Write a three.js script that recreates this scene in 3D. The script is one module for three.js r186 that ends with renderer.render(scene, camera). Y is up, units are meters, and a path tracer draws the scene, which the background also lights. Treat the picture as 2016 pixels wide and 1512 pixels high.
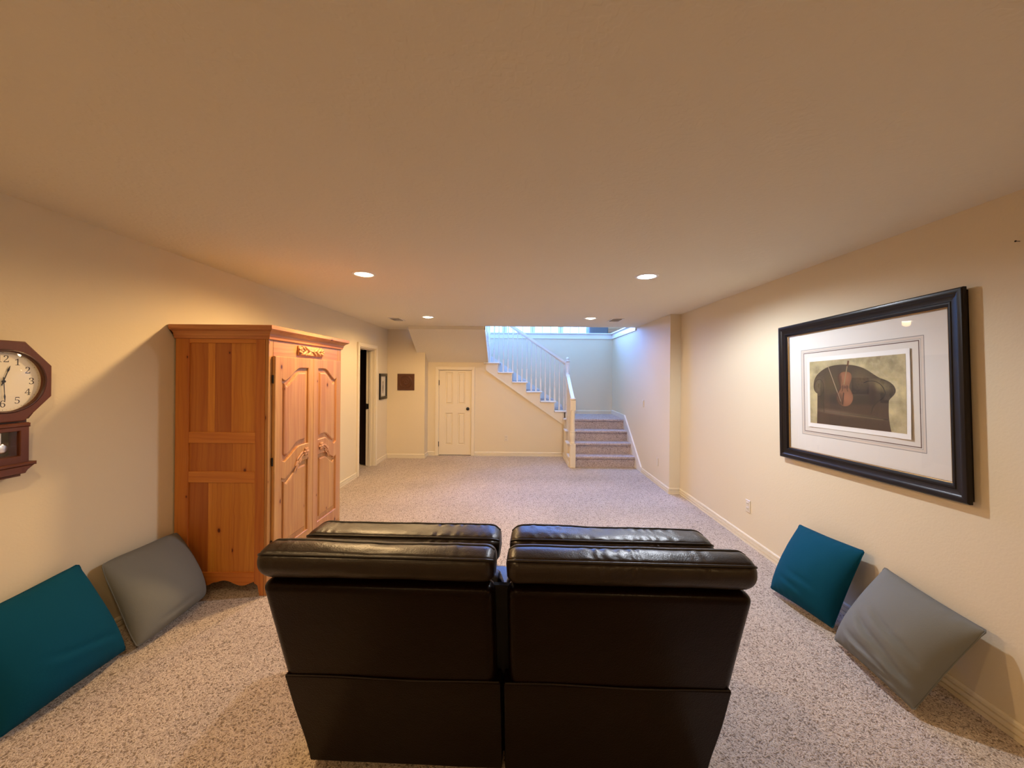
import * as THREE from 'three';
import { mergeGeometries, mergeVertices, toCreasedNormals } from 'three/addons/utils/BufferGeometryUtils.js';
import { RectAreaLightUniformsLib } from 'three/addons/lights/RectAreaLightUniformsLib.js';

// ------------------------------------------------------------------ camera, sky, exposure
const scene = new THREE.Scene();
const EYE = 1.5966, F = 750;
const camera = new THREE.PerspectiveCamera(2 * Math.atan(756 / F) * 180 / Math.PI, 2016 / 1512, 0.05, 100);
camera.position.set(0, EYE, 0);
camera.rotation.set(0, 0, THREE.MathUtils.degToRad(0.5));
camera.setViewOffset(2016, 1512, -8.5, 18, 2016, 1512);
camera.updateProjectionMatrix();
scene.background = new THREE.Color().setRGB(1.5, 2.8, 5.0);
const renderer = new THREE.WebGLRenderer({ antialias: true });
renderer.toneMapping = THREE.LinearToneMapping;
renderer.toneMappingExposure = 0.96;
renderer.shadowMap.enabled = true;
RectAreaLightUniformsLib.init();
const WARM = [1.0, 0.645, 0.29], COLD = [0.86, 0.92, 1.02];
const LAMP = 8.6;                                    // candela of a warm ceiling lamp
function areaLight(w, h, pos, look, rgb, power) {
  const l = new THREE.RectAreaLight(new THREE.Color().setRGB(...rgb), power, w, h);
  l.position.set(...pos); l.lookAt(...look); l.name = 'daylight'; scene.add(l);
}
areaLight(3.1, 4.9, [0.42, 5.05, -10.45], [0.42, 5.05, 0], [0.14, 0.36, 1.18], 44);     // daylight through the tall windows upstairs

// ------------------------------------------------------------------ helpers
let seed = 12345;
const rnd = () => { seed = (seed * 1664525 + 1013904223) >>> 0; return seed / 4294967296; };
const reseed = (s) => { seed = s >>> 0; };
const lerp = (a, b, t) => a + (b - a) * t, clamp = (x, a, b) => Math.min(b, Math.max(a, x));
const smooth = (a, b, x) => { const t = clamp((x - a) / (b - a), 0, 1); return t * t * (3 - 2 * t); };
const hash = (i, j, s) => { let h = (i * 374761393 + j * 668265263 + s * 974711) | 0; h = Math.imul(h ^ (h >>> 13), 1274126177); return ((h ^ (h >>> 16)) >>> 0) / 4294967296; };
function vnoise(x, y, s = 0, px = 0, py = 0) {       // value noise, tileable when periods are given
  const i = Math.floor(x), j = Math.floor(y), fx = x - i, fy = y - j, u = fx * fx * (3 - 2 * fx), v = fy * fy * (3 - 2 * fy);
  const w = (a, p) => p ? ((a % p) + p) % p : a;
  const h = (a, b) => hash(w(a, px), w(b, py), s);
  return lerp(lerp(h(i, j), h(i + 1, j), u), lerp(h(i, j + 1), h(i + 1, j + 1), u), v);
}
const fbm = (x, y, s, n = 4) => { let a = 0, k = 0.5, t = 0; for (let o = 0; o < n; o++) { a += k * vnoise(x, y, s + o); t += k; k *= 0.5; x *= 2; y *= 2; } return a / t; };

const used = {};
function numbered(name) { const n = used[name] = (used[name] ?? -1) + 1; return n ? `${name}_${String(n).padStart(3, '0')}` : name; }
function boxUV(g, off = [0, 0], turn = false) {      // uv in metres from the dominant axis of each face
  if (g.index) g = g.toNonIndexed();
  const p = g.attributes.position, n = g.attributes.normal, uv = new Float32Array(p.count * 2);
  for (let i = 0; i < p.count; i += 3) {
    let a = 0, b = 0, c = 0;
    for (let k = 0; k < 3; k++) { a += Math.abs(n.getX(i + k)); b += Math.abs(n.getY(i + k)); c += Math.abs(n.getZ(i + k)); }
    for (let k = i; k < i + 3; k++) {
      const x = p.getX(k), y = p.getY(k), z = p.getZ(k);
      let u, v;
      if (b >= a && b >= c) { u = x; v = z; } else if (a >= c) { u = z; v = y; } else { u = x; v = y; }
      if (turn) [u, v] = [v, u];
      uv[2 * k] = u + off[0]; uv[2 * k + 1] = v + off[1];
    }
  }
  g.setAttribute('uv', new THREE.BufferAttribute(uv, 2));
  return g;
}
const flat = (g) => { const h = g.index ? g.toNonIndexed() : g; for (const k of Object.keys(h.attributes)) if (!['position', 'normal', 'uv'].includes(k)) h.deleteAttribute(k); return h; };
const merge = (list) => list.length === 1 ? list[0] : mergeGeometries(list.map(flat));
function mesh(name, geo, mat, parent = scene) {
  const m = new THREE.Mesh(Array.isArray(geo) ? merge(geo) : geo, mat);
  m.name = parent === scene ? numbered(name) : name; m.castShadow = m.receiveShadow = true; parent.add(m);
  return m;
}
function struct(name, geo, mat, parent = scene) { const m = mesh(name, geo, mat, parent); m.userData.kind = 'structure'; return m; }
function thing(name, label, category, pos = [0, 0, 0], group) {
  const g = new THREE.Group(); g.name = numbered(name); g.position.set(...pos); g.userData = { label, category };
  if (group) g.userData.group = group;
  scene.add(g); return g;
}
function structGroup(name, pos = [0, 0, 0]) { const g = new THREE.Group(); g.name = name; g.position.set(...pos); g.userData.kind = 'structure'; scene.add(g); return g; }
function box(x0, x1, y0, y1, z0, z1) {
  const g = new THREE.BoxGeometry(Math.abs(x1 - x0), Math.abs(y1 - y0), Math.abs(z1 - z0)); g.translate((x0 + x1) / 2, (y0 + y1) / 2, (z0 + z1) / 2); return g;
}
// box with rounded edges made from a finely cut box: usable for chamfers (few cuts) and for cushions (many)
function rbox(w, h, d, r, nx = 4, ny = 4, nz = 4) {
  const g = new THREE.BoxGeometry(1, 1, 1, nx, ny, nz), p = g.attributes.position, H = [w / 2, h / 2, d / 2], N = [nx, ny, nz];
  for (let i = 0; i < p.count; i++) {
    const v = [p.getX(i), p.getY(i), p.getZ(i)], q = [], e = [];
    for (let k = 0; k < 3; k++) {
      const idx = Math.round((v[k] + 0.5) * N[k]), m = Math.max(1, Math.floor(N[k] / 4));     // the outer quarter of the cuts goes into the rounding
      let x;
      if (idx <= m) x = -H[k] + r * (1 - Math.cos(idx / m * Math.PI / 2)) * 1; else if (idx >= N[k] - m) x = H[k] - r * (1 - Math.cos((N[k] - idx) / m * Math.PI / 2)); else x = lerp(-H[k] + r, H[k] - r, (idx - m) / (N[k] - 2 * m));
      q[k] = clamp(x, -H[k] + r, H[k] - r); e[k] = x - q[k];
    }
    const L = Math.hypot(...e) || 1;
    p.setXYZ(i, q[0] + e[0] / L * r, q[1] + e[1] / L * r, q[2] + e[2] / L * r);
  }
  g.deleteAttribute('uv'); g.deleteAttribute('normal');
  const h2 = mergeVertices(g, 1e-5); h2.computeVertexNormals(); return h2;
}
function chamferBox(x0, x1, y0, y1, z0, z1, r = 0.003) {      // light chamfered board
  const w = Math.abs(x1 - x0), h = Math.abs(y1 - y0), d = Math.abs(z1 - z0); r = Math.min(r, w / 2.1, h / 2.1, d / 2.1);
  const s = new THREE.Shape(); s.moveTo(-w / 2 + r, -h / 2 + r); s.lineTo(w / 2 - r, -h / 2 + r); s.lineTo(w / 2 - r, h / 2 - r); s.lineTo(-w / 2 + r, h / 2 - r); s.closePath();
  const g = new THREE.ExtrudeGeometry(s, { depth: d - 2 * r, bevelEnabled: true, bevelThickness: r, bevelSize: r, bevelSegments: 1, steps: 1 });
  g.translate((x0 + x1) / 2, (y0 + y1) / 2, Math.min(z0, z1) + r); return g;
}
function shapeOf(pts) { const s = new THREE.Shape(); pts.forEach(([x, y], i) => i ? s.lineTo(x, y) : s.moveTo(x, y)); s.closePath(); return s; }
function extrude(pts, depth, bevel = 0, holes = [], seg = 1) {
  const s = shapeOf(pts); for (const h of holes) s.holes.push(shapeOf(h));
  return new THREE.ExtrudeGeometry(s, { depth, bevelEnabled: bevel > 0, bevelThickness: bevel, bevelSize: bevel, bevelOffset: -bevel, bevelSegments: seg, steps: 1, curveSegments: 12 });
}
// a moulding of profile [[out, up], ...] run from a to b (both [x, z]) at height y; «out» is to the right of the direction of travel
function moulding(profile, a, b, y = 0) {
  const dx = b[0] - a[0], dz = b[1] - a[1], L = Math.hypot(dx, dz);
  const g = extrude(profile, L);
  const dir = new THREE.Vector3(dx / L, 0, dz / L), up = new THREE.Vector3(0, 1, 0), out = new THREE.Vector3().crossVectors(up, dir);
  const m = new THREE.Matrix4().makeBasis(out, up, dir); m.setPosition(a[0], y, a[1]); g.applyMatrix4(m); return g;
}
function bar(a, b, w, h, r = 0.004) {                // a straight bar from a to b, w wide, h high
  const A = new THREE.Vector3(...a), B = new THREE.Vector3(...b), d = B.clone().sub(A), L = d.length();
  const g = chamferBox(-w / 2, w / 2, -h / 2, h / 2, 0, L, r);
  const z = d.normalize(), x = new THREE.Vector3().crossVectors(Math.abs(z.y) > 0.99 ? new THREE.Vector3(0, 0, 1) : new THREE.Vector3(0, 1, 0), z).normalize(), y = new THREE.Vector3().crossVectors(z, x);
  const m = new THREE.Matrix4().makeBasis(x, y, z); m.setPosition(A); g.applyMatrix4(m); return g;
}
function tube(pts, r, seg = 40, rs = 6, closed = false) { return new THREE.TubeGeometry(new THREE.CatmullRomCurve3(pts.map((p) => new THREE.Vector3(...p)), closed), seg, r, rs, closed); }
const lathe = (pts, n = 24) => new THREE.LatheGeometry(pts.map(([r, y]) => new THREE.Vector2(r, y)), n);
function turned(g, rx, ry, rz, pos = [0, 0, 0]) { g.rotateX(rx); g.rotateY(ry); g.rotateZ(rz); g.translate(...pos); return g; }

// ------------------------------------------------------------------ textures
function dataTex(w, h, fn, srgb, rx = 1, ry = 1) {
  const d = new Uint8Array(w * h * 4), c = [0, 0, 0];
  for (let j = 0; j < h; j++) for (let i = 0; i < w; i++) { fn(i, j, c); const k = (j * w + i) * 4; d[k] = clamp(c[0], 0, 255); d[k + 1] = clamp(c[1], 0, 255); d[k + 2] = clamp(c[2], 0, 255); d[k + 3] = 255; }
  const t = new THREE.DataTexture(d, w, h, THREE.RGBAFormat); t.magFilter = THREE.LinearFilter; t.minFilter = THREE.LinearMipmapLinearFilter; t.generateMipmaps = true;
  t.wrapS = t.wrapT = THREE.RepeatWrapping; t.repeat.set(rx, ry); if (srgb) t.colorSpace = THREE.SRGBColorSpace; t.needsUpdate = true; return t;
}
const gray = (fn) => (i, j, c) => { c[0] = c[1] = c[2] = 255 * fn(i, j); };
const tileNoise = (i, j, w, n, s) => vnoise(i / w * n, j / w * n, s, n, n);
const paintBump = dataTex(256, 256, gray((i, j) => 0.5 * tileNoise(i, j, 256, 48, 3) + 0.3 * tileNoise(i, j, 256, 96, 5) + 0.2 * tileNoise(i, j, 256, 20, 7)), false, 2.5, 2.5);
const ceilBump = dataTex(512, 512, gray((i, j) => { const a = tileNoise(i, j, 512, 60, 11), b = tileNoise(i, j, 512, 28, 13); return smooth(0.45, 0.62, 0.6 * a + 0.4 * b) * 0.75 + 0.25 * tileNoise(i, j, 512, 128, 17); }), false, 1.2, 1.2);

// carpet: short curled strands laid over each other; the same strands give colour and height
const CW = 1024, CM = 0.9;                           // pixels and metres of a tile
const cH = new Float32Array(CW * CW), cC = new Float32Array(CW * CW);
reseed(77);
for (let k = 0; k < 26000; k++) {
  let x = rnd() * CW, y = rnd() * CW, a = rnd() * 6.283; const bend = (rnd() - 0.5) * 0.5, n = 12 + rnd() * 14, z = rnd(), tone = rnd();
  for (let s = 0; s < n; s++) {
    const hgt = (0.25 + 0.75 * Math.sin((s + 0.5) / n * Math.PI)) * (0.45 + 0.55 * z);
    for (let dj = -2; dj <= 2; dj++) for (let di = -2; di <= 2; di++) {
      const rr = di * di + dj * dj; if (rr > 5) continue;
      const q = (((Math.floor(y) + dj) % CW + CW) % CW) * CW + ((Math.floor(x) + di) % CW + CW) % CW, hh = hgt - rr * 0.055;
      if (hh > cH[q]) { cH[q] = hh; cC[q] = tone; }
    }
    x += Math.cos(a); y += Math.sin(a); a += bend * 0.25 + (rnd() - 0.5) * 0.15;
  }
}
const carpetBump = dataTex(CW, CW, gray((i, j) => cH[j * CW + i]), false, 1 / CM, 1 / CM);
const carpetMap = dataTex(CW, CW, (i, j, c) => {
  const q = j * CW + i, t = cC[q], d = 0.72 + 0.28 * smooth(0.1, 0.6, cH[q]), e = d * (0.90 + 0.10 * d), f = e * (0.88 + 0.12 * d);      // fibres low in the pile get a darker, browner colour
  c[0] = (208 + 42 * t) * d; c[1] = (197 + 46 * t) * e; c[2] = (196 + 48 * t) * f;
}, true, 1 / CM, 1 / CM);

// knotty pine: fine streaks along v, broad figure, knots that bend it
function pine(s, knots, warm) {
  const W = 512, H = 1024;                            // 0.5 m by 1 m
  return dataTex(W, H, (i, j, c) => {
    let x = i / W * 0.5, y = j / H, kn = 0, ring = 0;
    for (const [kx, ky, kr] of knots) {
      const dx = (x - kx) / kr, dy = (y - ky) / (kr * 1.5), r2 = dx * dx + dy * dy;
      x += 0.9 * kr * Math.sign(dx || 1) * Math.exp(-r2 * 0.35) * 0.5;
      kn = Math.max(kn, 1 - smooth(0.55, 1.15, Math.sqrt(r2))); ring = Math.max(ring, Math.exp(-r2 * 0.5) * 0.5);
    }
    const wob = 0.02 * (vnoise(y * 4, 1, s + 9, 4, 0) - 0.5) + 0.006 * (vnoise(y * 16, 2, s + 10, 16, 0) - 0.5);
    const u = x + wob, rings = 0.5 + 0.5 * Math.sin(u * 150 + 7 * vnoise(u * 20, y * 2, s, 10, 2)), streak = vnoise(u * 420, y * 6, s + 1, 210, 6), broad = vnoise(u * 16, y * 2, s + 2, 8, 2);
    let L = 0.90 + 0.10 * broad - 0.04 * Math.pow(rings, 3) - 0.06 * streak - 0.25 * ring;
    c[0] = lerp(226 * L + 10, 96, kn * 0.9); c[1] = lerp(192 * L * L + 10, 46, kn * 0.9); c[2] = lerp(158 * L * L * warm, 24, kn * 0.9);
  }, true, 2, 1);
}
const pineMaps = [
  pine(21, [[0.11, 0.22, 0.008], [0.31, 0.71, 0.010], [0.42, 0.43, 0.006]], 0.95),
  pine(33, [[0.08, 0.83, 0.010], [0.25, 0.36, 0.007], [0.38, 0.12, 0.011], [0.45, 0.66, 0.006]], 0.9),
  pine(47, [[0.2, 0.56, 0.012], [0.36, 0.9, 0.006]], 1.0),
];
const woodBump = dataTex(256, 256, gray((i, j) => vnoise(i / 256 * 128, j / 256 * 4, 5, 128, 4)), false, 4, 1);
const weaveBump = dataTex(128, 128, gray((i, j) => 0.35 + 0.25 * Math.sin(i / 128 * 6.2832 * 24) * Math.sin(j / 128 * 6.2832 * 24) + 0.35 * vnoise(i / 4, j / 4, 9, 32, 32)), false, 12, 12);
const leatherBump = dataTex(512, 512, gray((i, j) => { const a = tileNoise(i, j, 512, 80, 2), b = tileNoise(i, j, 512, 160, 4), c = tileNoise(i, j, 512, 12, 6); return 0.4 * Math.abs(a - 0.5) * 2 + 0.25 * b + 0.35 * c; }), false, 3, 3);

// ------------------------------------------------------------------ materials
const rgb = (r, g, b) => new THREE.Color().setRGB(r, g, b);
const std = (o) => new THREE.MeshStandardMaterial(o);
const phys = (o) => new THREE.MeshPhysicalMaterial(o);
const M = {
  wall: std({ color: rgb(0.76, 0.66, 0.475), roughness: 0.7, bumpMap: paintBump, bumpScale: 0.0004 }),
  ceiling: std({ color: rgb(0.80, 0.74, 0.60), roughness: 0.95, bumpMap: ceilBump, bumpScale: 0.0007 }),
  trim: std({ color: rgb(0.82, 0.73, 0.56), roughness: 0.4 }),
  white: std({ color: rgb(0.84, 0.81, 0.76), roughness: 0.35 }),
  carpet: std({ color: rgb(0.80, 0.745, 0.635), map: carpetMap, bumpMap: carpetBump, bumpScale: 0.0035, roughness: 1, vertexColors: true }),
  carpetPlain: std({ color: rgb(0.80, 0.74, 0.74), map: carpetMap, bumpMap: carpetBump, bumpScale: 0.004, roughness: 1 }),
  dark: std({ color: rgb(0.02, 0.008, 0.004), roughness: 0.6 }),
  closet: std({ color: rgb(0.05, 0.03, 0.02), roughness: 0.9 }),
  black: std({ color: rgb(0.008, 0.007, 0.008), roughness: 0.3 }),
  iron: std({ color: rgb(0.03, 0.025, 0.022), roughness: 0.4, metalness: 0.7 }),
  plastic: std({ color: rgb(0.74, 0.66, 0.52), roughness: 0.35 }),
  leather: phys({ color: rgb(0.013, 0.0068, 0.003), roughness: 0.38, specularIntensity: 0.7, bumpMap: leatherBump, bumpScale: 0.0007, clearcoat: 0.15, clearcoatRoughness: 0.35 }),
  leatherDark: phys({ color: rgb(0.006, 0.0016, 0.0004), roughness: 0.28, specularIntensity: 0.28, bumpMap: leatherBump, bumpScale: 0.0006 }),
  piping: std({ color: rgb(0.010, 0.006, 0.004), roughness: 0.45 }),
  blackCloth: std({ color: rgb(0.004, 0.003, 0.003), roughness: 0.9 }),
  teal: phys({ color: rgb(0.0012, 0.062, 0.115), roughness: 0.85, bumpMap: weaveBump, bumpScale: 0.0005, specularIntensity: 0.25 }),
  gray: phys({ color: rgb(0.19, 0.195, 0.185), roughness: 0.9, bumpMap: weaveBump, bumpScale: 0.0005, specularIntensity: 0.3 }),
  frame: phys({ color: rgb(0.006, 0.005, 0.007), roughness: 0.33, specularIntensity: 0.55, clearcoat: 0.12, clearcoatRoughness: 0.2 }),
  brown: std({ color: rgb(0.085, 0.022, 0.010), roughness: 0.4, map: null }),
  glass: phys({ color: 0xffffff, roughness: 0.02, transmission: 1, thickness: 0, ior: 1.5 }),
  silver: std({ color: rgb(0.85, 0.85, 0.82), roughness: 0.25, metalness: 1 }),
  baffle: std({ color: rgb(0.85, 0.82, 0.78), roughness: 0.3 }),
};
const pineMat = pineMaps.map((map, i) => phys({ map, color: rgb(0.92, 0.92, 0.92), roughness: 0.45, bumpMap: woodBump, bumpScale: 0.0002, clearcoat: 0.15, clearcoatRoughness: 0.4 }));
const pineTone = (i, r, g, b) => { const m = pineMat[i].clone(); m.color = rgb(r, g, b); return m; };

// ------------------------------------------------------------------ the room
const XL = -2.45, XR = 2.237, XS = 2.09, ZP = -5.18, ZW = -7.49, ZQ = -7.23, ZH = -6.66, ZB = 3.0, CH = 2.44;
{
  const g = new THREE.PlaneGeometry(5.9, 11.6, 59, 116); g.rotateX(-Math.PI / 2); g.translate(-0.55, 0, -2.8);
  const p = g.attributes.position, col = new Float32Array(p.count * 3);
  for (let i = 0; i < p.count; i++) {                  // brushed and trodden patches of the pile
    const t = 0.80 + 0.26 * fbm(p.getX(i) * 1.5 + 7, p.getZ(i) * 2.2 + 3, 5, 4); col[3 * i] = t; col[3 * i + 1] = t * 0.985; col[3 * i + 2] = t * 0.97;
  }
  g.setAttribute('color', new THREE.BufferAttribute(col, 3));
  const uv = g.attributes.uv; for (let i = 0; i < p.count; i++) uv.setXY(i, p.getX(i), p.getZ(i));
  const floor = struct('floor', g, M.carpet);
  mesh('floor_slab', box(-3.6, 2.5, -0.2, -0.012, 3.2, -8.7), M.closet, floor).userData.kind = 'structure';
}
const LAMPS = [[-1.297, -3.225, 'warm', 1.08], [1.094, -3.215, 'cold', 1.3], [-1.308, -5.61, 'warm', 1.05], [1.083, -5.59, 'warm', 0.17], [-1.30, -0.80, 'warm', 0.38], [-1.30, 1.62, 'warm', 0.42], [1.09, 1.62, 'warm', 0.5]];  // the last pair is unseen, added to brighten the near end of the room
{
  const circle = (x, z, r) => Array.from({ length: 32 }, (_, k) => [x + r * Math.cos(k / 32 * 6.28319), -z + r * Math.sin(k / 32 * 6.28319)]);
  const g = extrude([[-2.6, -3.1], [2.42, -3.1], [2.42, -ZH], [-1.9, -ZH], [-1.9, 7.35], [-2.6, 7.35]], 0.16, 0, LAMPS.map(([x, z]) => circle(x, z, 0.08)));
  g.rotateX(-Math.PI / 2); g.translate(0, CH, 0); struct('ceiling', boxUV(g), M.ceiling);
}
struct('wall_left', boxUV(merge([box(XL - 0.14, XL, 0, CH, ZB, -5.91), box(XL - 0.14, XL, 2.02, CH, -5.91, -6.6), box(XL - 0.14, XL, 0, CH, -6.6, -7.6)])), M.wall);
struct('wall_right', boxUV(box(XR, XR + 0.18, 0, CH, ZB, ZP - 0.1)), M.wall);
struct('wall_stair_side', boxUV(merge([box(XS, XR + 0.18, 0, CH, ZP, ZH), box(XS, XR + 0.18, 0, 2.4, ZH, -8.45)])), M.wall);
struct('wall_behind', boxUV(box(-2.6, 2.42, 0, CH, ZB, ZB + 0.14)), M.wall);
struct('wall_far_corner', boxUV(box(XL, -1.735, 0, CH, ZQ, -7.7)), M.wall);
const R2 = 0.188, TOP = (k) => 0.90 + R2 * k, NOSE = (k) => k ? 0.785 - 0.279 * (k - 1) : 0.99;     // the upper flight, tread by tread
{
  const pts = [[-1.74, 0], [-1.522, 0], [-1.522, 1.682], [-0.877, 1.682], [-0.877, 0], [0.95, 0]];
  for (let k = 0; k < 6; k++) { pts.push([NOSE(k) - 0.04, TOP(k) - 0.03]); pts.push([NOSE(k + 1) - 0.035, TOP(k) - 0.03]); }
  pts.push([-0.6, 1.84], [-1.74, 1.84]);
  const g = extrude(pts, 0.11); g.translate(0, 0, ZW - 0.11); struct('wall_far', boxUV(g), M.wall);
}
struct('wall_landing', boxUV(box(-2.2, XS, 0, 2.4, -8.3, -8.45)), M.wall);
{
  const g = extrude([[6.66, 2.44], [6.66, 2.382], [7.52, 1.812], [7.62, 1.812], [7.62, 2.05], [7.0, 2.46]], 1.345); g.rotateY(Math.PI / 2); g.translate(-1.895, 0, 0);
  struct('ceiling_soffit', boxUV(g), M.ceiling);
}
// upstairs, seen as a thin strip over the stair wall
struct('floor_upper', boxUV(merge([box(-3.2, 4.0, 2.30, 2.44, -8.45, -10.3), box(XR + 0.18, 4.0, 2.30, 2.44, -6.4, -8.45), box(-3.2, -2.2, 2.30, 2.44, -7.35, -8.45)])), M.carpetPlain);
struct('wall_upper_near', boxUV(merge([box(-3.3, 4.0, 2.6, 8, -6.36, -6.5), box(2.42, 4.0, 2.44, 2.6, -6.36, -6.5), box(-3.3, -2.6, 2.44, 2.6, -6.36, -6.5)])), M.wall);
struct('wall_upper_side', boxUV(box(4.0, 4.14, 2.3, 8, -6.36, -10.3)), M.wall);
struct('ceiling_upper', boxUV(box(-3.3, 4.14, 8, 8.12, -6.36, -10.3)), M.ceiling);
struct('wall_upper_left', boxUV(merge([box(-3.1, -2.96, 2.3, 8, -6.36, -10.3), box(-3.1, -2.96, 0, 2.3, -7.35, -8.45)])), M.wall);
const WX = [-1.02, -0.28, 0.46, 1.20], WW = 0.66, WROWS = [[2.6, 2.1], [4.9, 2.4]];
{
  const holes = WROWS.flatMap(([y, h]) => WX.map((x) => [[x, y], [x, y + h], [x + WW, y + h], [x + WW, y]]));
  const g = extrude([[-3.1, 2.3], [4.0, 2.3], [4.0, 8], [-3.1, 8]], 0.14, 0, holes); g.translate(0, 0, -10.24); struct('wall_upper_back', boxUV(g), M.wall);
}
WROWS.forEach(([y, h], r) => WX.forEach((x, i) => {
  const w = structGroup('window_' + (r * 4 + i + 1), [x, y, -10.12]);
  mesh('frame', [box(-0.035, 0.03, -0.04, h + 0.04, -0.03, 0.05), box(WW - 0.03, WW + 0.035, -0.04, h + 0.04, -0.03, 0.05), box(0.03, WW - 0.03, -0.04, 0.05, -0.03, 0.05), box(0.03, WW - 0.03, h - 0.05, h + 0.04, -0.03, 0.05)], M.white, w);
  for (const t of [1 / 3, 2 / 3]) mesh('muntin', box(WW * t - 0.012, WW * t + 0.012, 0.05, h - 0.05, -0.01, 0.015), M.white, w);
  mesh('pane', new THREE.PlaneGeometry(WW - 0.06, h - 0.1).translate(WW / 2, h / 2, 0), M.glass, w);
}));

// baseboards, door casings and the ledge on the stair wall
const BASE = [[0, 0], [0.017, 0], [0.017, 0.021], [0.008, 0.022], [0.008, 0.028], [0.016, 0.029], [0.016, 0.051], [0.006, 0.052], [0.006, 0.058], [0.013, 0.059], [0.012, 0.072], [0.006, 0.080], [0, 0.080]];
const base = (name, ...runs) => struct(name, merge(runs.map(([a, b]) => moulding(BASE, a, b))), M.trim);
base('baseboard_left', [[XL, -5.85], [XL, ZB]], [[XL, ZQ], [XL, -6.66]]);
base('baseboard_right', [[XR, ZB], [XR, ZP]]);
base('baseboard_stair_side', [[XR, ZP], [XS, ZP]], [[XS, ZP + 0.016], [XS, -6.31]]);
base('baseboard_far_corner', [[-1.735, ZQ], [XL, ZQ]], [[-1.735, ZW], [-1.735, ZQ + 0.016]]);
base('baseboard_far', [[-1.585, ZW], [-1.735, ZW]], [[0.95, ZW], [-0.82, ZW]]);
base('baseboard_behind', [[XL, ZB], [XR, ZB]]);
{
  const LEDGE = [[0, 0], [0.018, 0], [0.018, 0.085], [0.035, 0.1], [0.045, 0.1], [0.05, 0.106], [0.05, 0.118], [0.045, 0.124], [-0.17, 0.124], [-0.17, 0.11], [0, 0.11]];
  struct('trim_1', [moulding(LEDGE, [XS, -8.3], [-0.6, -8.3], 2.392)], M.white);
  struct('trim_2', [moulding(LEDGE, [XS, ZH], [XS, -8.3], 2.392)], M.white);
}

// ------------------------------------------------------------------ the small door under the stairs
{
  const d = structGroup('door_2', [0, 0, ZW]);
  const x0 = -1.514, x1 = -0.885, y1 = 1.673, pan = [];
  for (const [a, b] of [[-1.392, -1.250], [-1.145, -1.003]]) for (const [c, e] of [[1.012, 1.632], [0.212, 0.832]]) pan.push([a, b, c, e]);
  const g = extrude([[x0, 0.012], [x1, 0.012], [x1, y1], [x0, y1]], 0.03, 0.002, pan.map(([a, b, c, e]) => [[a, c], [a, e], [b, e], [b, c]])); g.translate(0, 0, -0.045);
  mesh('door_leaf', [g, box(x0 + 0.01, x1 - 0.01, 0.02, y1 - 0.01, -0.043, -0.034)], M.trim, d);
  for (const [a, b, c, e] of pan) {
    const r = extrude([[a + 0.022, c + 0.022], [b - 0.022, c + 0.022], [b - 0.022, e - 0.022], [a + 0.022, e - 0.022]], 0.004, 0.012); r.translate(0, 0, -0.034);
    mesh('door_panel', [r, box(a, b, c, e, -0.036, -0.031)], M.trim, d);
  }
  const CAS = [[0, 0], [0, 0.006], [0.012, 0.014], [0.05, 0.017], [0.058, 0.012], [0.062, 0]];
  const cas = (pts) => extrude(pts, 0.022, 0.004);
  mesh('door_casing', [cas([[-1.585, 0], [-1.522, 0], [-1.522, 1.682], [-1.585, 1.745]]), cas([[-0.877, 0], [-0.814, 0], [-0.814, 1.745], [-0.877, 1.682]]), cas([[-1.585, 1.745], [-1.522, 1.682], [-0.877, 1.682], [-0.814, 1.745]])], M.trim, d);
  mesh('door_jamb', [box(-1.524, -1.516, 0, 1.684, -0.1, -0.002), box(-0.883, -0.875, 0, 1.684, -0.1, -0.002), box(-1.52, -0.88, 1.676, 1.684, -0.1, -0.002)], M.trim, d);
  const k = turned(lathe([[0, 0.056], [0.018, 0.055], [0.027, 0.044], [0.026, 0.034], [0.012, 0.024], [0.010, 0.010], [0.031, 0.008], [0.032, 0]]), Math.PI / 2, 0, 0, [-0.950, 0.919, -0.012]);
  mesh('door_handle', k, M.black, d);
  for (const y of [1.43, 0.225]) mesh('hinge', [box(-1.522, -1.513, y - 0.045, y + 0.045, -0.012, 0.004), turned(new THREE.CylinderGeometry(0.007, 0.007, 0.1, 8), 0, 0, 0, [-1.518, y, 0.006])], M.iron, d);
}
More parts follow.
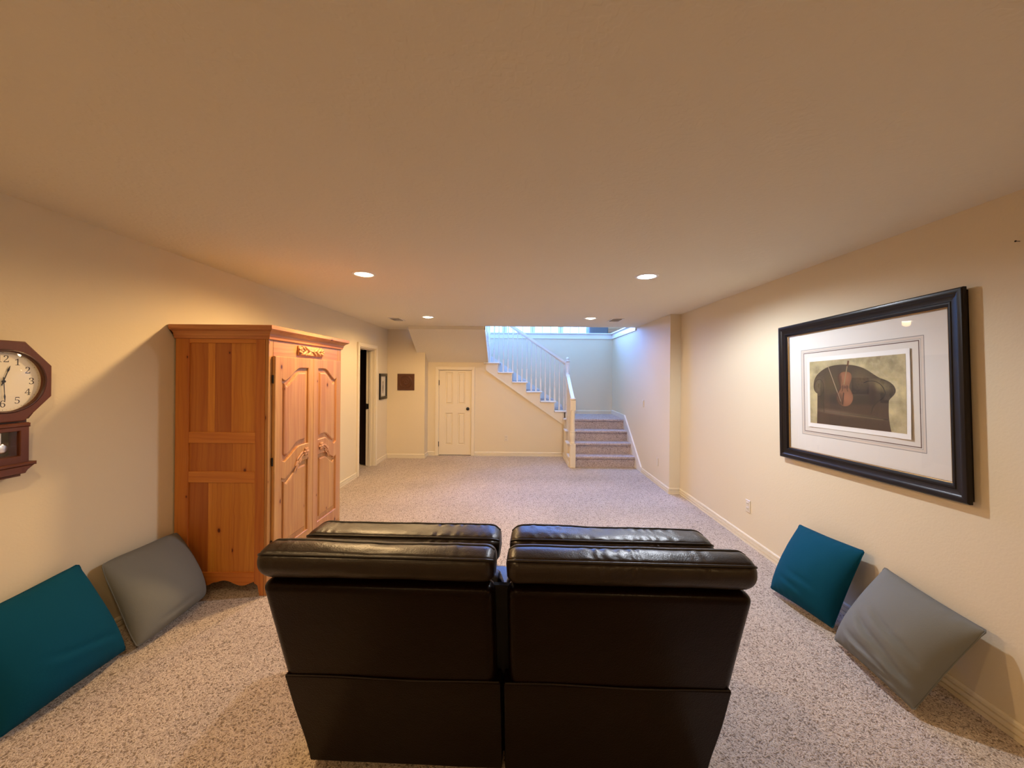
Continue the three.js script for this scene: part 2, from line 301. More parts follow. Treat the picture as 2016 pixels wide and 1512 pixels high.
// the doorway in the long wall, its dark door swung into the unlit room
{
  const d = structGroup('door_1', [XL, 0, 0]);
  const cas = (pts) => { const g = extrude(pts, 0.022, 0.004); g.rotateY(Math.PI / 2); return g; };
  mesh('door_casing', [cas([[5.85, 0], [5.91, 0], [5.91, 2.02], [5.85, 2.08]]), cas([[6.6, 0], [6.66, 0], [6.66, 2.08], [6.6, 2.02]]), cas([[5.85, 2.08], [5.91, 2.02], [6.6, 2.02], [6.66, 2.08]])], M.trim, d);
  mesh('door_jamb', [box(-0.145, 0, 0, 2.02, -5.90, -5.915), box(-0.145, 0, 0, 2.02, -6.59, -6.605), box(-0.145, 0, 2.005, 2.022, -5.9, -6.6), box(-0.09, -0.055, 0, 2.01, -6.578, -6.592), box(-0.09, -0.055, 1.992, 2.008, -5.91, -6.59)], M.trim, d);
  const leaf = new THREE.Group(); leaf.name = 'door_leaf'; leaf.position.set(-0.13, 0, -6.6); leaf.rotation.y = THREE.MathUtils.degToRad(-31); d.add(leaf);
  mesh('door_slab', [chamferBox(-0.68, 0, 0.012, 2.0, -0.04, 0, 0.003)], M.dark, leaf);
  mesh('hinge', [box(-0.135, -0.10, 0.985, 1.075, -6.58, -6.592), turned(new THREE.CylinderGeometry(0.008, 0.008, 0.1, 8), 0, 0, 0, [-0.138, 1.03, -6.58])], M.iron, d);
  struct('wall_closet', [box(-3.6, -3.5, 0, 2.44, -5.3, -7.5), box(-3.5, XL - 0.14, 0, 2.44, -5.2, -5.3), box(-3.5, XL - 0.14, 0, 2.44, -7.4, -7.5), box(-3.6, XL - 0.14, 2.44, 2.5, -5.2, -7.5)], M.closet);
}

// ------------------------------------------------------------------ the staircase
{
  const s = thing('staircase', 'carpeted staircase with cream stringer climbing beside the far wall', 'staircase', [0, 0, 0]);
  const RZ = [-6.645, -6.885, -7.125, -7.365], RY = [0.19, 0.38, 0.57, 0.76];
  for (let k = 0; k < 4; k++) {                           // the four low steps; the last one is the landing
    const z0 = -RZ[k], y = RY[k], yb = k ? RY[k - 1] : 0, back = k === 3 ? 8.3 : -RZ[k + 1] + 0.03, r = 0.022, pts = [[z0, yb], [z0, y - 0.05]];
    for (let a = 0; a <= 8; a++) { const t = a / 8 * Math.PI; pts.push([z0 - 0.022 - r * Math.sin(t) * 0.6 , y - r - r * Math.cos(t)]); }
    pts.push([back, y], [back, yb]);
    const g = extrude(pts, k === 3 ? XS - 0.0 - 1.035 : XS - 0.015 - 1.035); g.rotateY(Math.PI / 2); g.translate(1.035, 0, 0);
    mesh('carpeted_step', boxUV(g), M.carpetPlain, s);
    const cap = chamferBox(0.915, 1.05, y - 0.028, y, RZ[k] + 0.035, k === 3 ? -7.55 : RZ[k + 1] - 0.0, 0.008);
    mesh('tread_cap', cap, M.white, s);
  }
  { // side stringer of the low flight, seen from the room
    const pts = [[6.645, 0]]; for (let k = 0; k < 4; k++) { pts.push([-RZ[k], RY[k] - 0.028]); pts.push([k === 3 ? 7.5 : -RZ[k + 1], RY[k] - 0.028]); } pts.push([7.5, 0]);
    const g = extrude(pts, 0.1); g.rotateY(Math.PI / 2); g.translate(0.935, 0, 0); mesh('side_stringer', boxUV(g), M.trim, s);
    mesh('side_baseboard', moulding(BASE, [0.935, -6.645], [0.935, -7.49]), M.trim, s);
  }
  { // sloping skirt on the stair-side wall and round the landing
    const g = extrude([[6.30, 0], [6.30, 0.082], [7.285, 0.838], [8.3, 0.845], [8.3, 0.76], [7.36, 0.76], [7.36, 0.5], [6.72, 0]], 0.016); g.rotateY(Math.PI / 2); g.translate(XS - 0.016, 0, 0); mesh('wall_skirt', g, M.white, s);
    mesh('skirt_cap', [bar([XS - 0.012, 0.080, -6.30], [XS - 0.012, 0.838, -7.285], 0.024, 0.014), bar([XS - 0.012, 0.838, -7.28], [XS - 0.012, 0.845, -8.29], 0.024, 0.014)], M.white, s);
    mesh('landing_baseboard', moulding(BASE, [XS, -8.3], [0.9, -8.3], 0.76), M.trim, s);
    const b = extrude([[0.99, 0.70], [1.04, 0.86], [0.99, 0.96], [-0.6, 2.04], [-0.6, 1.7]], 0.016); b.translate(0, 0, -8.3); mesh('back_skirt', b, M.white, s);
  }
  for (let k = 0; k < 6; k++) {                           // the upper flight
    const xr = NOSE(k), xl = NOSE(k + 1) - 0.03, y = TOP(k);
    mesh('tread_cap', chamferBox(xl, xr, y - 0.03, y, -7.455, -7.72, 0.009), M.white, s);
    mesh('riser', box(xl - 0.012, xl, y, y + R2 - 0.03, -7.47, -8.29), M.white, s);
    mesh('carpeted_step', boxUV(box(xl, xr - 0.01, y - 0.03, y + 0.008, -7.72, -8.29)), M.carpetPlain, s);
  }
  mesh('riser', box(0.975, 0.99, 0.76, 0.872, -7.47, -8.29), M.white, s);
  { // skirt board under the treads with a trim strip along its lower edge
    const pts = [[0.935, 0.632], [0.935, TOP(0) - 0.03]];
    for (let k = 0; k < 6; k++) { pts.push([NOSE(k + 1) - 0.035, TOP(k) - 0.03]); if (k < 5) pts.push([NOSE(k + 1) - 0.035, TOP(k + 1) - 0.03]); }
    pts.push([-0.6, TOP(5) - 0.03], [-0.6, 1.693]);
    const g = extrude(pts, 0.014); g.translate(0, 0, ZW); mesh('stringer', g, M.trim, s);
    mesh('stringer_trim', bar([0.945, 0.622, ZW + 0.016], [-0.6, 1.690, ZW + 0.016], 0.036, 0.020), M.trim, s);
    mesh('corner_trim', box(0.935, 0.95, 0, 0.64, ZW - 0.01, ZW + 0.012), M.trim, s);
  }
  { // side of the third flight, over the soffit's edge
    const g = extrude([[6.66, 2.37], [7.52, 1.80], [8.3, 1.80], [8.3, 2.06], [7.6, 2.06], [6.66, 2.66]], 0.014); g.rotateY(Math.PI / 2); g.translate(-0.562, 0, 0); mesh('upper_stringer', g, M.white, s);
    mesh('upper_landing', box(-1.89, -0.57, 1.86, 2.04, -7.5, -8.3), M.carpetPlain, s);
  }
}
{
  const r = thing('stair_railing', 'white wooden stair railing with slim turned balusters and two newel posts', 'railing', [0, 0, 0]);
  // lower newel: square foot, turned shaft, square head, cap
  const sq = (cx, cz, w, y0, y1, c = 0.006) => chamferBox(cx - w / 2, cx + w / 2, y0, y1, cz - w / 2, cz + w / 2, c);
  const nx = 0.985, nz = -6.605;
  const shaft = lathe([[0.036, 0.40], [0.045, 0.415], [0.045, 0.43], [0.036, 0.445], [0.040, 0.47], [0.047, 0.55], [0.050, 0.585], [0.040, 0.60], [0.046, 0.61], [0.046, 0.625], [0.038, 0.635], [0.036, 0.80], [0.038, 0.95], [0.046, 0.965], [0.046, 0.98], [0.040, 0.995]]); shaft.translate(nx, 0, nz);
  mesh('newel_post', [sq(nx, nz, 0.096, 0, 0.405), shaft, sq(nx, nz, 0.092, 0.99, 1.165), lathe([[0.0, 1.205], [0.04, 1.202], [0.052, 1.19], [0.052, 1.178], [0.036, 1.165]], 24).translate(nx, 0, nz)], M.trim, r);
  const mx = 1.012, mz = -7.54;
  const sh2 = lathe([[0.03, 1.0], [0.036, 1.02], [0.03, 1.05], [0.036, 1.2], [0.028, 1.5], [0.034, 1.53], [0.028, 1.56]]); sh2.translate(mx, 0, mz);
  mesh('newel_post', [sq(mx, mz, 0.085, 0.56, 1.01), sh2, sq(mx, mz, 0.08, 1.56, 1.86), lathe([[0, 1.955], [0.02, 1.95], [0.03, 1.93], [0.028, 1.91], [0.012, 1.895], [0.014, 1.885], [0.05, 1.88], [0.05, 1.865], [0.03, 1.86]]).translate(mx, 0, mz)], M.white, r);
  mesh('newel_post', [sq(-0.555, -7.56, 0.085, 1.78, 2.22), sq(-0.555, -7.56, 0.06, 2.22, 2.9)], M.white, r);
  // handrails
  const railY = (x) => 1.815 + (1.012 - x) * 0.677;
  mesh('handrail', [bar([1.0, railY(1.0), -7.54], [-0.55, railY(-0.55), -7.54], 0.06, 0.045, 0.014), bar([1.0, railY(1.0) - 0.034, -7.54], [-0.55, railY(-0.55) - 0.034, -7.54], 0.035, 0.025, 0.003)], M.white, r);
  mesh('handrail', [bar([0.99, 1.165, -6.63], [1.0, 1.60, -7.44], 0.06, 0.045, 0.014), tube([[1.0, 1.585, -7.42], [1.003, 1.63, -7.48], [1.005, 1.70, -7.50], [1.008, 1.80, -7.515]], 0.027, 20, 10)], M.white, r);
  mesh('handrail', bar([-0.55, 2.62, -7.52], [-0.55, 3.20, -6.67], 0.06, 0.045, 0.014), M.white, r);
  const balus = (x, y0, y1, z) => {
    const b = 0.25, g = [chamferBox(x - 0.016, x + 0.016, y0, y0 + b, z - 0.016, z + 0.016, 0.003)];
    const h = y1 - y0 - b; const l = lathe([[0.012, 0], [0.016, 0.012], [0.016, 0.022], [0.010, 0.032], [0.0125, 0.09], [0.0135, 0.2], [0.009, h]], 10); l.translate(x, y0 + b, z); g.push(l); return g;
  };
  for (let k = 0; k < 17; k++) {
    const x = 0.945 - 0.0925 * k; let st = 0; while (st < 5 && x < NOSE(st + 1) - 0.02) st++;
    mesh('baluster', balus(x, TOP(st), railY(x) - 0.03, -7.54), M.white, r);
  }
  for (let k = 0; k < 5; k++) {
    const z = -6.74 - 0.14 * k, st = z > -6.885 ? 0 : z > -7.125 ? 1 : z > -7.365 ? 2 : 3, y = 1.165 + (-6.63 - z) / 0.81 * 0.435;
    mesh('baluster', balus(0.985, [0.19, 0.38, 0.57, 0.76][st], y - 0.02, z), M.trim, r);
  }
  for (let k = 0; k < 5; k++) { const z = -7.4 + 0.13 * k; mesh('baluster', balus(-0.55, 2.06 + 0.078 * k, 2.66 + 0.085 * k, z), M.white, r); }
}

// ------------------------------------------------------------------ ceiling lamps and vents
const lampLabels = ['warm recessed ceiling lamp in front of the wooden armoire', 'cool white recessed ceiling lamp, the only bluish one', 'warm recessed ceiling lamp nearest the dark doorway', 'warm recessed ceiling lamp in front of the stair opening', 'dim recessed ceiling lamp between the armoire and the wall clock', 'added unseen fill lamp behind the loveseat on the clock side', 'added unseen fill lamp behind the loveseat on the print side'];
LAMPS.forEach(([x, z, kind, power], i) => {
  const t = thing('recessed_light', lampLabels[i], 'ceiling lamp', [x, CH, z], 'recessed ceiling lamps');
  mesh('trim_ring', lathe([[0.074, 0.0], [0.076, -0.008], [0.094, -0.006], [0.099, -0.0005], [0.099, 0.0], [0.074, 0.0]], 40), M.baffle, t);
  mesh('housing', lathe([[0.076, -0.002], [0.076, 0.012], [0.079, 0.014], [0.079, 0.13], [0.0, 0.13], [0.0, 0.125], [0.074, 0.125], [0.072, 0.014], [0.074, -0.002]], 32), M.baffle, t);
  const c = kind === 'cold' ? COLD : WARM;
  const glow = std({ color: rgb(0.9, 0.9, 0.9), emissive: kind === 'cold' ? rgb(0.75, 0.9, 1.0) : rgb(1.0, 0.82, 0.55), emissiveIntensity: 25, roughness: 0.4 });
  mesh('bulb', lathe([[0.0, -0.018], [0.03, -0.016], [0.05, -0.008], [0.058, 0.004], [0.056, 0.02], [0.04, 0.06], [0.02, 0.09], [0.015, 0.12]], 28), glow, t);
  const l = new THREE.SpotLight(rgb(...c), LAMP * power, 0, THREE.MathUtils.degToRad(86), 0.3, 2);
  l.position.set(0, -0.035, 0); l.target.position.set(0, -2, 0); l.castShadow = true; l.shadow.radius = 2.4; t.add(l); t.add(l.target);
});
for (const [x, z, w, lab] of [[-1.85, -5.87, 0.14, 'small white ceiling vent by the dark doorway'], [1.49, -5.75, 0.14, 'small white ceiling vent near the stair opening']]) {
  const t = thing('ceiling_vent', lab, 'vent', [x, CH, z], 'ceiling vents');
  mesh('vent_frame', [box(-0.09, 0.09, -0.007, 0, 0.12, 0.145), box(-0.09, 0.09, -0.007, 0, -0.12, -0.145), box(-0.09, -0.07, -0.007, 0, -0.12, 0.12), box(0.07, 0.09, -0.007, 0, -0.12, 0.12)], M.white, t);
  mesh('vent_back', box(-0.07, 0.07, -0.001, 0.0, -0.12, 0.12), M.closet, t);
  for (let k = 0; k < 7; k++) mesh('louver', turned(new THREE.BoxGeometry(0.14, 0.0015, 0.022), 0.7, 0, 0, [0, -0.006, -0.105 + k * 0.035]), M.white, t);
}

// ------------------------------------------------------------------ outlets and switch
function outlet(pos, turn, label, kind) {
  const t = thing(kind === 'switch' ? 'light_switch' : 'wall_outlet', label, kind === 'switch' ? 'switch' : 'outlet', pos); t.rotation.y = turn;
  mesh('cover_plate', chamferBox(-0.036, 0.036, -0.058, 0.058, 0, 0.007, 0.003), M.plastic, t);
  if (kind === 'outlet') for (const y of [-0.024, 0.024]) { const f = mesh('socket', chamferBox(-0.016, 0.016, y - 0.014, y + 0.014, 0.006, 0.0095, 0.002), M.plastic, t); for (const x of [-0.006, 0.006]) mesh('slot', box(x - 0.0015, x + 0.0015, y - 0.006, y + 0.005, 0.0085, 0.0098), M.black, f); }
  if (kind === 'switch') for (const y of [-0.024, 0.024]) mesh('rocker', chamferBox(-0.014, 0.014, y - 0.016, y + 0.016, 0.006, 0.012, 0.003), M.plastic, t);
  if (kind === 'blank') mesh('screw', turned(new THREE.CylinderGeometry(0.003, 0.003, 0.002, 10), Math.PI / 2, 0, 0, [0, 0.03, 0.0078]), M.plastic, t);
}
outlet([-0.19, 0.352, ZW], 0, 'cream wall outlet below the sloping stair stringer', 'outlet');
outlet([XS, 1.148, -6.26], -Math.PI / 2, 'cream double wall switch beside the low carpeted steps', 'switch');
outlet([XS, 0.335, -5.61], -Math.PI / 2, 'blank cream cover plate low on the stair-side wall', 'blank');
outlet([XR, 0.358, -3.655], -Math.PI / 2, 'cream wall outlet beyond the big framed picture, above the baseboard', 'outlet');
{
  const t = thing('wall_nail', 'tiny bare nail in the wall above the big framed picture', 'nail', [XR, 2.211, -1.696]); t.rotation.z = Math.PI / 2;
  mesh('shank', turned(new THREE.CylinderGeometry(0.0015, 0.0015, 0.02, 8), 0, 0, 0, [0, 0.01, 0]), M.iron, t); mesh('head', turned(new THREE.CylinderGeometry(0.004, 0.004, 0.0015, 12), 0, 0, 0, [0, 0.02, 0]), M.iron, t);
}

// ------------------------------------------------------------------ the armoire
{
  const AX0 = -2.44, AX1 = -1.772, AZ0 = -2.725, AZ1 = -3.848;
  const t = thing('armoire', 'tall knotty pine armoire with carved arched doors', 'armoire', [0, 0, 0]);
  reseed(5);
  const O = () => [rnd() * 3, rnd() * 3];
  const pm = (i) => pineMat[i % 3];
  const V = (g) => boxUV(g, O()), Hz = (g) => boxUV(g, O(), true);
  const shadedTones = [pineTone(0, 0.70, 0.40, 0.13), pineTone(1, 0.96, 0.66, 0.22), pineTone(2, 0.62, 0.33, 0.10), pineTone(1, 0.86, 0.56, 0.18), pineTone(0, 0.86, 0.57, 0.18)];  // boards differ in tone; all darkened to put the side's shade into the colour
  const shadedStileM = pineTone(2, 0.80, 0.48, 0.16);
  // side towards the room: stiles with feet, rails, boards set back; shade is put into their colours
  const sideZ = AZ0, th = 0.022;
  mesh('side_stile', V(chamferBox(AX0, -2.343, 0.0, 1.86, sideZ, sideZ - th)), shadedStileM, t);
  mesh('side_stile', V(extrude([[-1.864, 0.09], [-1.84, 0.075], [-1.825, 0.0], [AX1 - 0.0245, 0.0], [AX1 - 0.0245, 1.86], [-1.864, 1.86]], th, 0.002).translate(0, 0, sideZ - th)), shadedStileM, t);
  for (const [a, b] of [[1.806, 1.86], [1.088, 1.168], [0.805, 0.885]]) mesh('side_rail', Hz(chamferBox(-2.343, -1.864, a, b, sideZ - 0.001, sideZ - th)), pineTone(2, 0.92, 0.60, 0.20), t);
  { // scalloped apron
    const pts = [[-2.343, 0.163], [-2.343, 0.05]];
    for (let k = 0; k <= 30; k++) { const s = k / 30, x = lerp(-2.343, -1.864, s); pts.push([x, 0.088 + 0.018 * Math.sin((s - 0.42) * 12) * (s > 0.2 ? 1 : 0.3) - (s < 0.1 ? 0.03 : 0) + 0.01 * Math.exp(-Math.pow((s - 0.38) / 0.04, 2))]); }
    pts.push([-1.864, 0.163]);
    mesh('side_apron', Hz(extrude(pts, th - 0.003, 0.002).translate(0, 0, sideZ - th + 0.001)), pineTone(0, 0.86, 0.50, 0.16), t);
  }
  const rows = [[1.166, 1.808, [-2.343, -2.215, -2.165, -2.045, -1.864], [0, 1, 2, 4]], [0.883, 1.09, [-2.343, -2.03, -1.864], [0, 4]], [0.160, 0.807, [-2.343, -2.205, -2.178, -2.035, -1.864], [2, 1, 3, 4]]];
  for (const [a, b, xs, tn] of rows) for (let k = 0; k < xs.length - 1; k++) mesh('side_board', V(chamferBox(xs[k], xs[k + 1], a, b, sideZ - 0.011 - 0.0004 * k, sideZ - th - 0.003, 0.0008)), shadedTones[tn[k]], t);
  mesh('side_panel', V(box(AX0, AX1 - 0.025, 0.0, 1.86, AZ1 + 0.001, AZ1 + 0.02)), pm(0), t);
  mesh('back_panel', V(box(AX0, AX0 + 0.012, 0.1, 1.86, AZ1 + 0.02, sideZ - th)), pm(1), t);
  mesh('bottom_board', box(AX0 + 0.01, AX1 - 0.02, 0.12, 0.14, AZ1 + 0.02, sideZ - th), pm(1), t);
  // front frame, same pine without the shade painted into the side
  const fx0 = AX1 - 0.024, fx1 = AX1;
  const front = pineTone(1, 0.76, 0.62, 0.45), front2 = pineTone(2, 0.79, 0.65, 0.48);
  mesh('front_stile', V(chamferBox(fx0, fx1, 0.0, 1.86, sideZ + 0.001, sideZ - 0.05)), front, t);
  mesh('front_stile', V(chamferBox(fx0, fx1, 0.0, 1.86, AZ1, AZ1 + 0.075)), front, t);
  mesh('frieze', Hz(chamferBox(fx0, fx1, 1.70, 1.86, sideZ - 0.05, AZ1 + 0.075)), front2, t);
  mesh('front_apron', Hz(chamferBox(fx0, fx1, 0.07, 0.175, sideZ - 0.05, AZ1 + 0.075)), front2, t);
  // cornice: stepped moulding on three sides with mitred corners
  {
    const prof = [[0, 1.835], [0.012, 1.838], [0.014, 1.853], [0.018, 1.858], [0.020, 1.872], [0.034, 1.888], [0.052, 1.898], [0.058, 1.905], [0.058, 1.928], [0.052, 1.932], [-0.02, 1.932]];
    const ring = (o) => [[AX0, AZ0 + o], [AX1 + o, AZ0 + o], [AX1 + o, AZ1 - o], [AX0, AZ1 - o]];
    const pos = [], quad = (a, b, c, d) => pos.push(...a, ...b, ...c, ...a, ...c, ...d);
    for (let k = 0; k + 1 < prof.length; k++) {
      const A = ring(prof[k][0]), B = ring(prof[k + 1][0]), ya = prof[k][1], yb = prof[k + 1][1];
      for (let e = 0; e < 3; e++) quad([A[e][0], ya, A[e][1]], [A[e + 1][0], ya, A[e + 1][1]], [B[e + 1][0], yb, B[e + 1][1]], [B[e][0], yb, B[e][1]]);
    }
    mesh('top_board', box(AX0, AX1 + 0.02, 1.915, 1.931, AZ1 - 0.02, AZ0 + 0.02), std({ color: rgb(0.30, 0.21, 0.13), roughness: 0.9 }), t);
    for (const s of [0, 3]) { const sg = s ? -1 : 1; for (let k = 0; k + 1 < prof.length; k++) { const z = s ? AZ1 : AZ0; pos.push(AX0, prof[k][1], z + sg * prof[k][0], AX0, prof[k + 1][1], z + sg * prof[k + 1][0], AX0, 1.835, z); } }
    const g = new THREE.BufferGeometry(); g.setAttribute('position', new THREE.Float32BufferAttribute(pos, 3)); g.computeVertexNormals();
    mesh('cornice', boxUV(g, [0.3, 0.1], true), pineTone(2, 0.80, 0.56, 0.36), t);
  }
  // doors: local x runs along the front from the near edge, y up, z out of the cupboard
  const flower = () => {                                 // carved blossom with petals, stem and leaves
    const g = [];
    for (let k = 0; k < 6; k++) { const a = k / 6 * 6.283; g.push(turned(new THREE.SphereGeometry(0.02, 10, 8).scale(1, 0.62, 0.45), 0, 0, a, [Math.cos(a) * 0.022, Math.sin(a) * 0.022, 0.006])); }
    g.push(new THREE.SphereGeometry(0.013, 10, 8).scale(1, 1, 0.8).translate(0, 0, 0.012));
    g.push(tube([[-0.02, -0.012, 0.003], [-0.07, -0.03, 0.003], [-0.13, -0.075, 0.003], [-0.175, -0.135, 0.002]], 0.005, 24, 6));
    for (const [x, y, a, s] of [[-0.075, -0.005, 0.35, 1], [-0.115, -0.03, 0.55, 1.1], [-0.09, -0.065, -2.3 + 3.14, 0.9], [-0.15, -0.075, 0.9, 0.9], [-0.135, -0.11, 1.1, 0.8]]) {
      const l = new THREE.SphereGeometry(0.03, 10, 8).scale(1.15 * s, 0.36 * s, 0.2); g.push(turned(l, 0, 0, a, [x, y, 0.003]));
    }
    return g;
  };
  function door(zNear, w, mirrored) {
    const d = new THREE.Group(); d.name = 'door'; d.position.set(fx1 + 0.001, 0, zNear); d.rotation.y = Math.PI / 2; t.add(d);
    const y0 = 0.165, y1 = 1.718, D = 0.024, X = (s) => mirrored ? w - s : s;            // s from the hinge edge
    const S0 = 0.082, S1 = w - 0.078;
    const arch = (yo, yi) => { const p = []; for (let k = 0; k <= 16; k++) { const s = lerp(S0, S1, k / 16), u = k / 16; p.push([s, yo + (yi - yo) * smooth(0.12, 0.68, u) - 0.012 * Math.exp(-Math.pow((u - 0.1) / 0.07, 2)) + 0.012 * Math.exp(-Math.pow((u - 0.02) / 0.05, 2))]); } return p; };
    const upTop = arch(1.545, 1.637), upBot = arch(0.935, 1.010), loTop = arch(0.802, 0.876), loBot = 0.284;
    const outline = [[...upBot, ...upTop.slice().reverse()], [[S0, loBot], [S1, loBot], ...loTop.slice().reverse()]];
    const map = (p) => { const q = p.map(([s, y]) => [X(s), y]); return mirrored ? q.reverse() : q; };
    const frameG = extrude([[0.001, y0], [w - 0.001, y0], [w - 0.001, y1], [0.001, y1]], D - 0.008, 0.004, outline.map(map)); frameG.translate(0, 0, 0.004);
    mesh('door_frame', V(frameG), mirrored ? front2 : front, d);
    outline.forEach((o, n) => {
      const cx = (S0 + S1) / 2, ys = o.map((p) => p[1]), cy = (Math.min(...ys) + Math.max(...ys)) / 2, hw = (S1 - S0) / 2;
      const inset = (k) => map(o.map(([s, y]) => [cx + (s - cx) * (1 - k / hw), y + (y > cy ? -k : k)]));
      const g = extrude(inset(0.036), 0.003, 0.013, [], 2); g.translate(0, 0, 0.006);
      mesh('door_panel', V(merge([g, extrude(inset(-0.004), 0.004).translate(0, 0, 0.004)])), n ? front : front2, d);
    });
    const f = merge(flower()); f.scale(mirrored ? -0.92 : 0.92, 0.92, 0.9); if (mirrored) { const ix = f.attributes.position; for (let i = 0; i < ix.count; i += 3) for (const at of ['position', 'normal', 'uv']) { const A = f.attributes[at], n = A.itemSize; for (let c = 0; c < n; c++) { const v = A.array[(i + 1) * n + c]; A.array[(i + 1) * n + c] = A.array[(i + 2) * n + c]; A.array[(i + 2) * n + c] = v; } } f.computeVertexNormals(); }
    f.translate(mirrored ? 0.125 : w - 0.115, 0.945, D + 0.002); mesh('carved_flower', f, pineTone(0, 0.9, 0.76, 0.66), d);
    for (const y of [0.35, 0.95, 1.55]) mesh('hinge', turned(new THREE.CylinderGeometry(0.006, 0.006, 0.06, 8), 0, 0, 0, [X(-0.003), y, 0.008]), M.iron, d);
  }
  door(-2.760, 0.524, false); door(-3.287, 0.500, true);
  { // carved crest on the frieze
    const g = [chamferBox(-0.15, 0.15, -0.028, 0.028, 0, 0.010, 0.003)];
    for (const sg of [-1, 1]) {
      for (const [x, y, a, s] of [[0.055, 0.012, 0.5, 1], [0.085, -0.012, -0.5, 1], [0.1, 0.014, 0.6, 0.9], [0.035, -0.014, -0.6, 0.8]]) g.push(turned(new THREE.SphereGeometry(0.026, 10, 8).scale(1.2 * s, 0.36 * s, 0.35), 0, 0, a * sg, [x * sg, y, 0.012]));
      g.push(tube([[0, 0, 0.012], [sg * 0.05, 0.004, 0.013], [sg * 0.1, -0.003, 0.012]], 0.004, 16, 6));
      for (let k = 0; k < 5; k++) { const a = k / 5 * 6.283; g.push(new THREE.SphereGeometry(0.012, 8, 6).scale(1, 0.8, 0.6).translate(sg * 0.132 + Math.cos(a) * 0.014, Math.sin(a) * 0.014, 0.013)); }
    }
    const m = mesh('carved_crest', merge(g).scale(1.28, 1.35, 1.5).rotateY(Math.PI / 2).translate(fx1, 1.779, -3.268), pineTone(0, 0.9, 0.74, 0.62), t);
  }
}

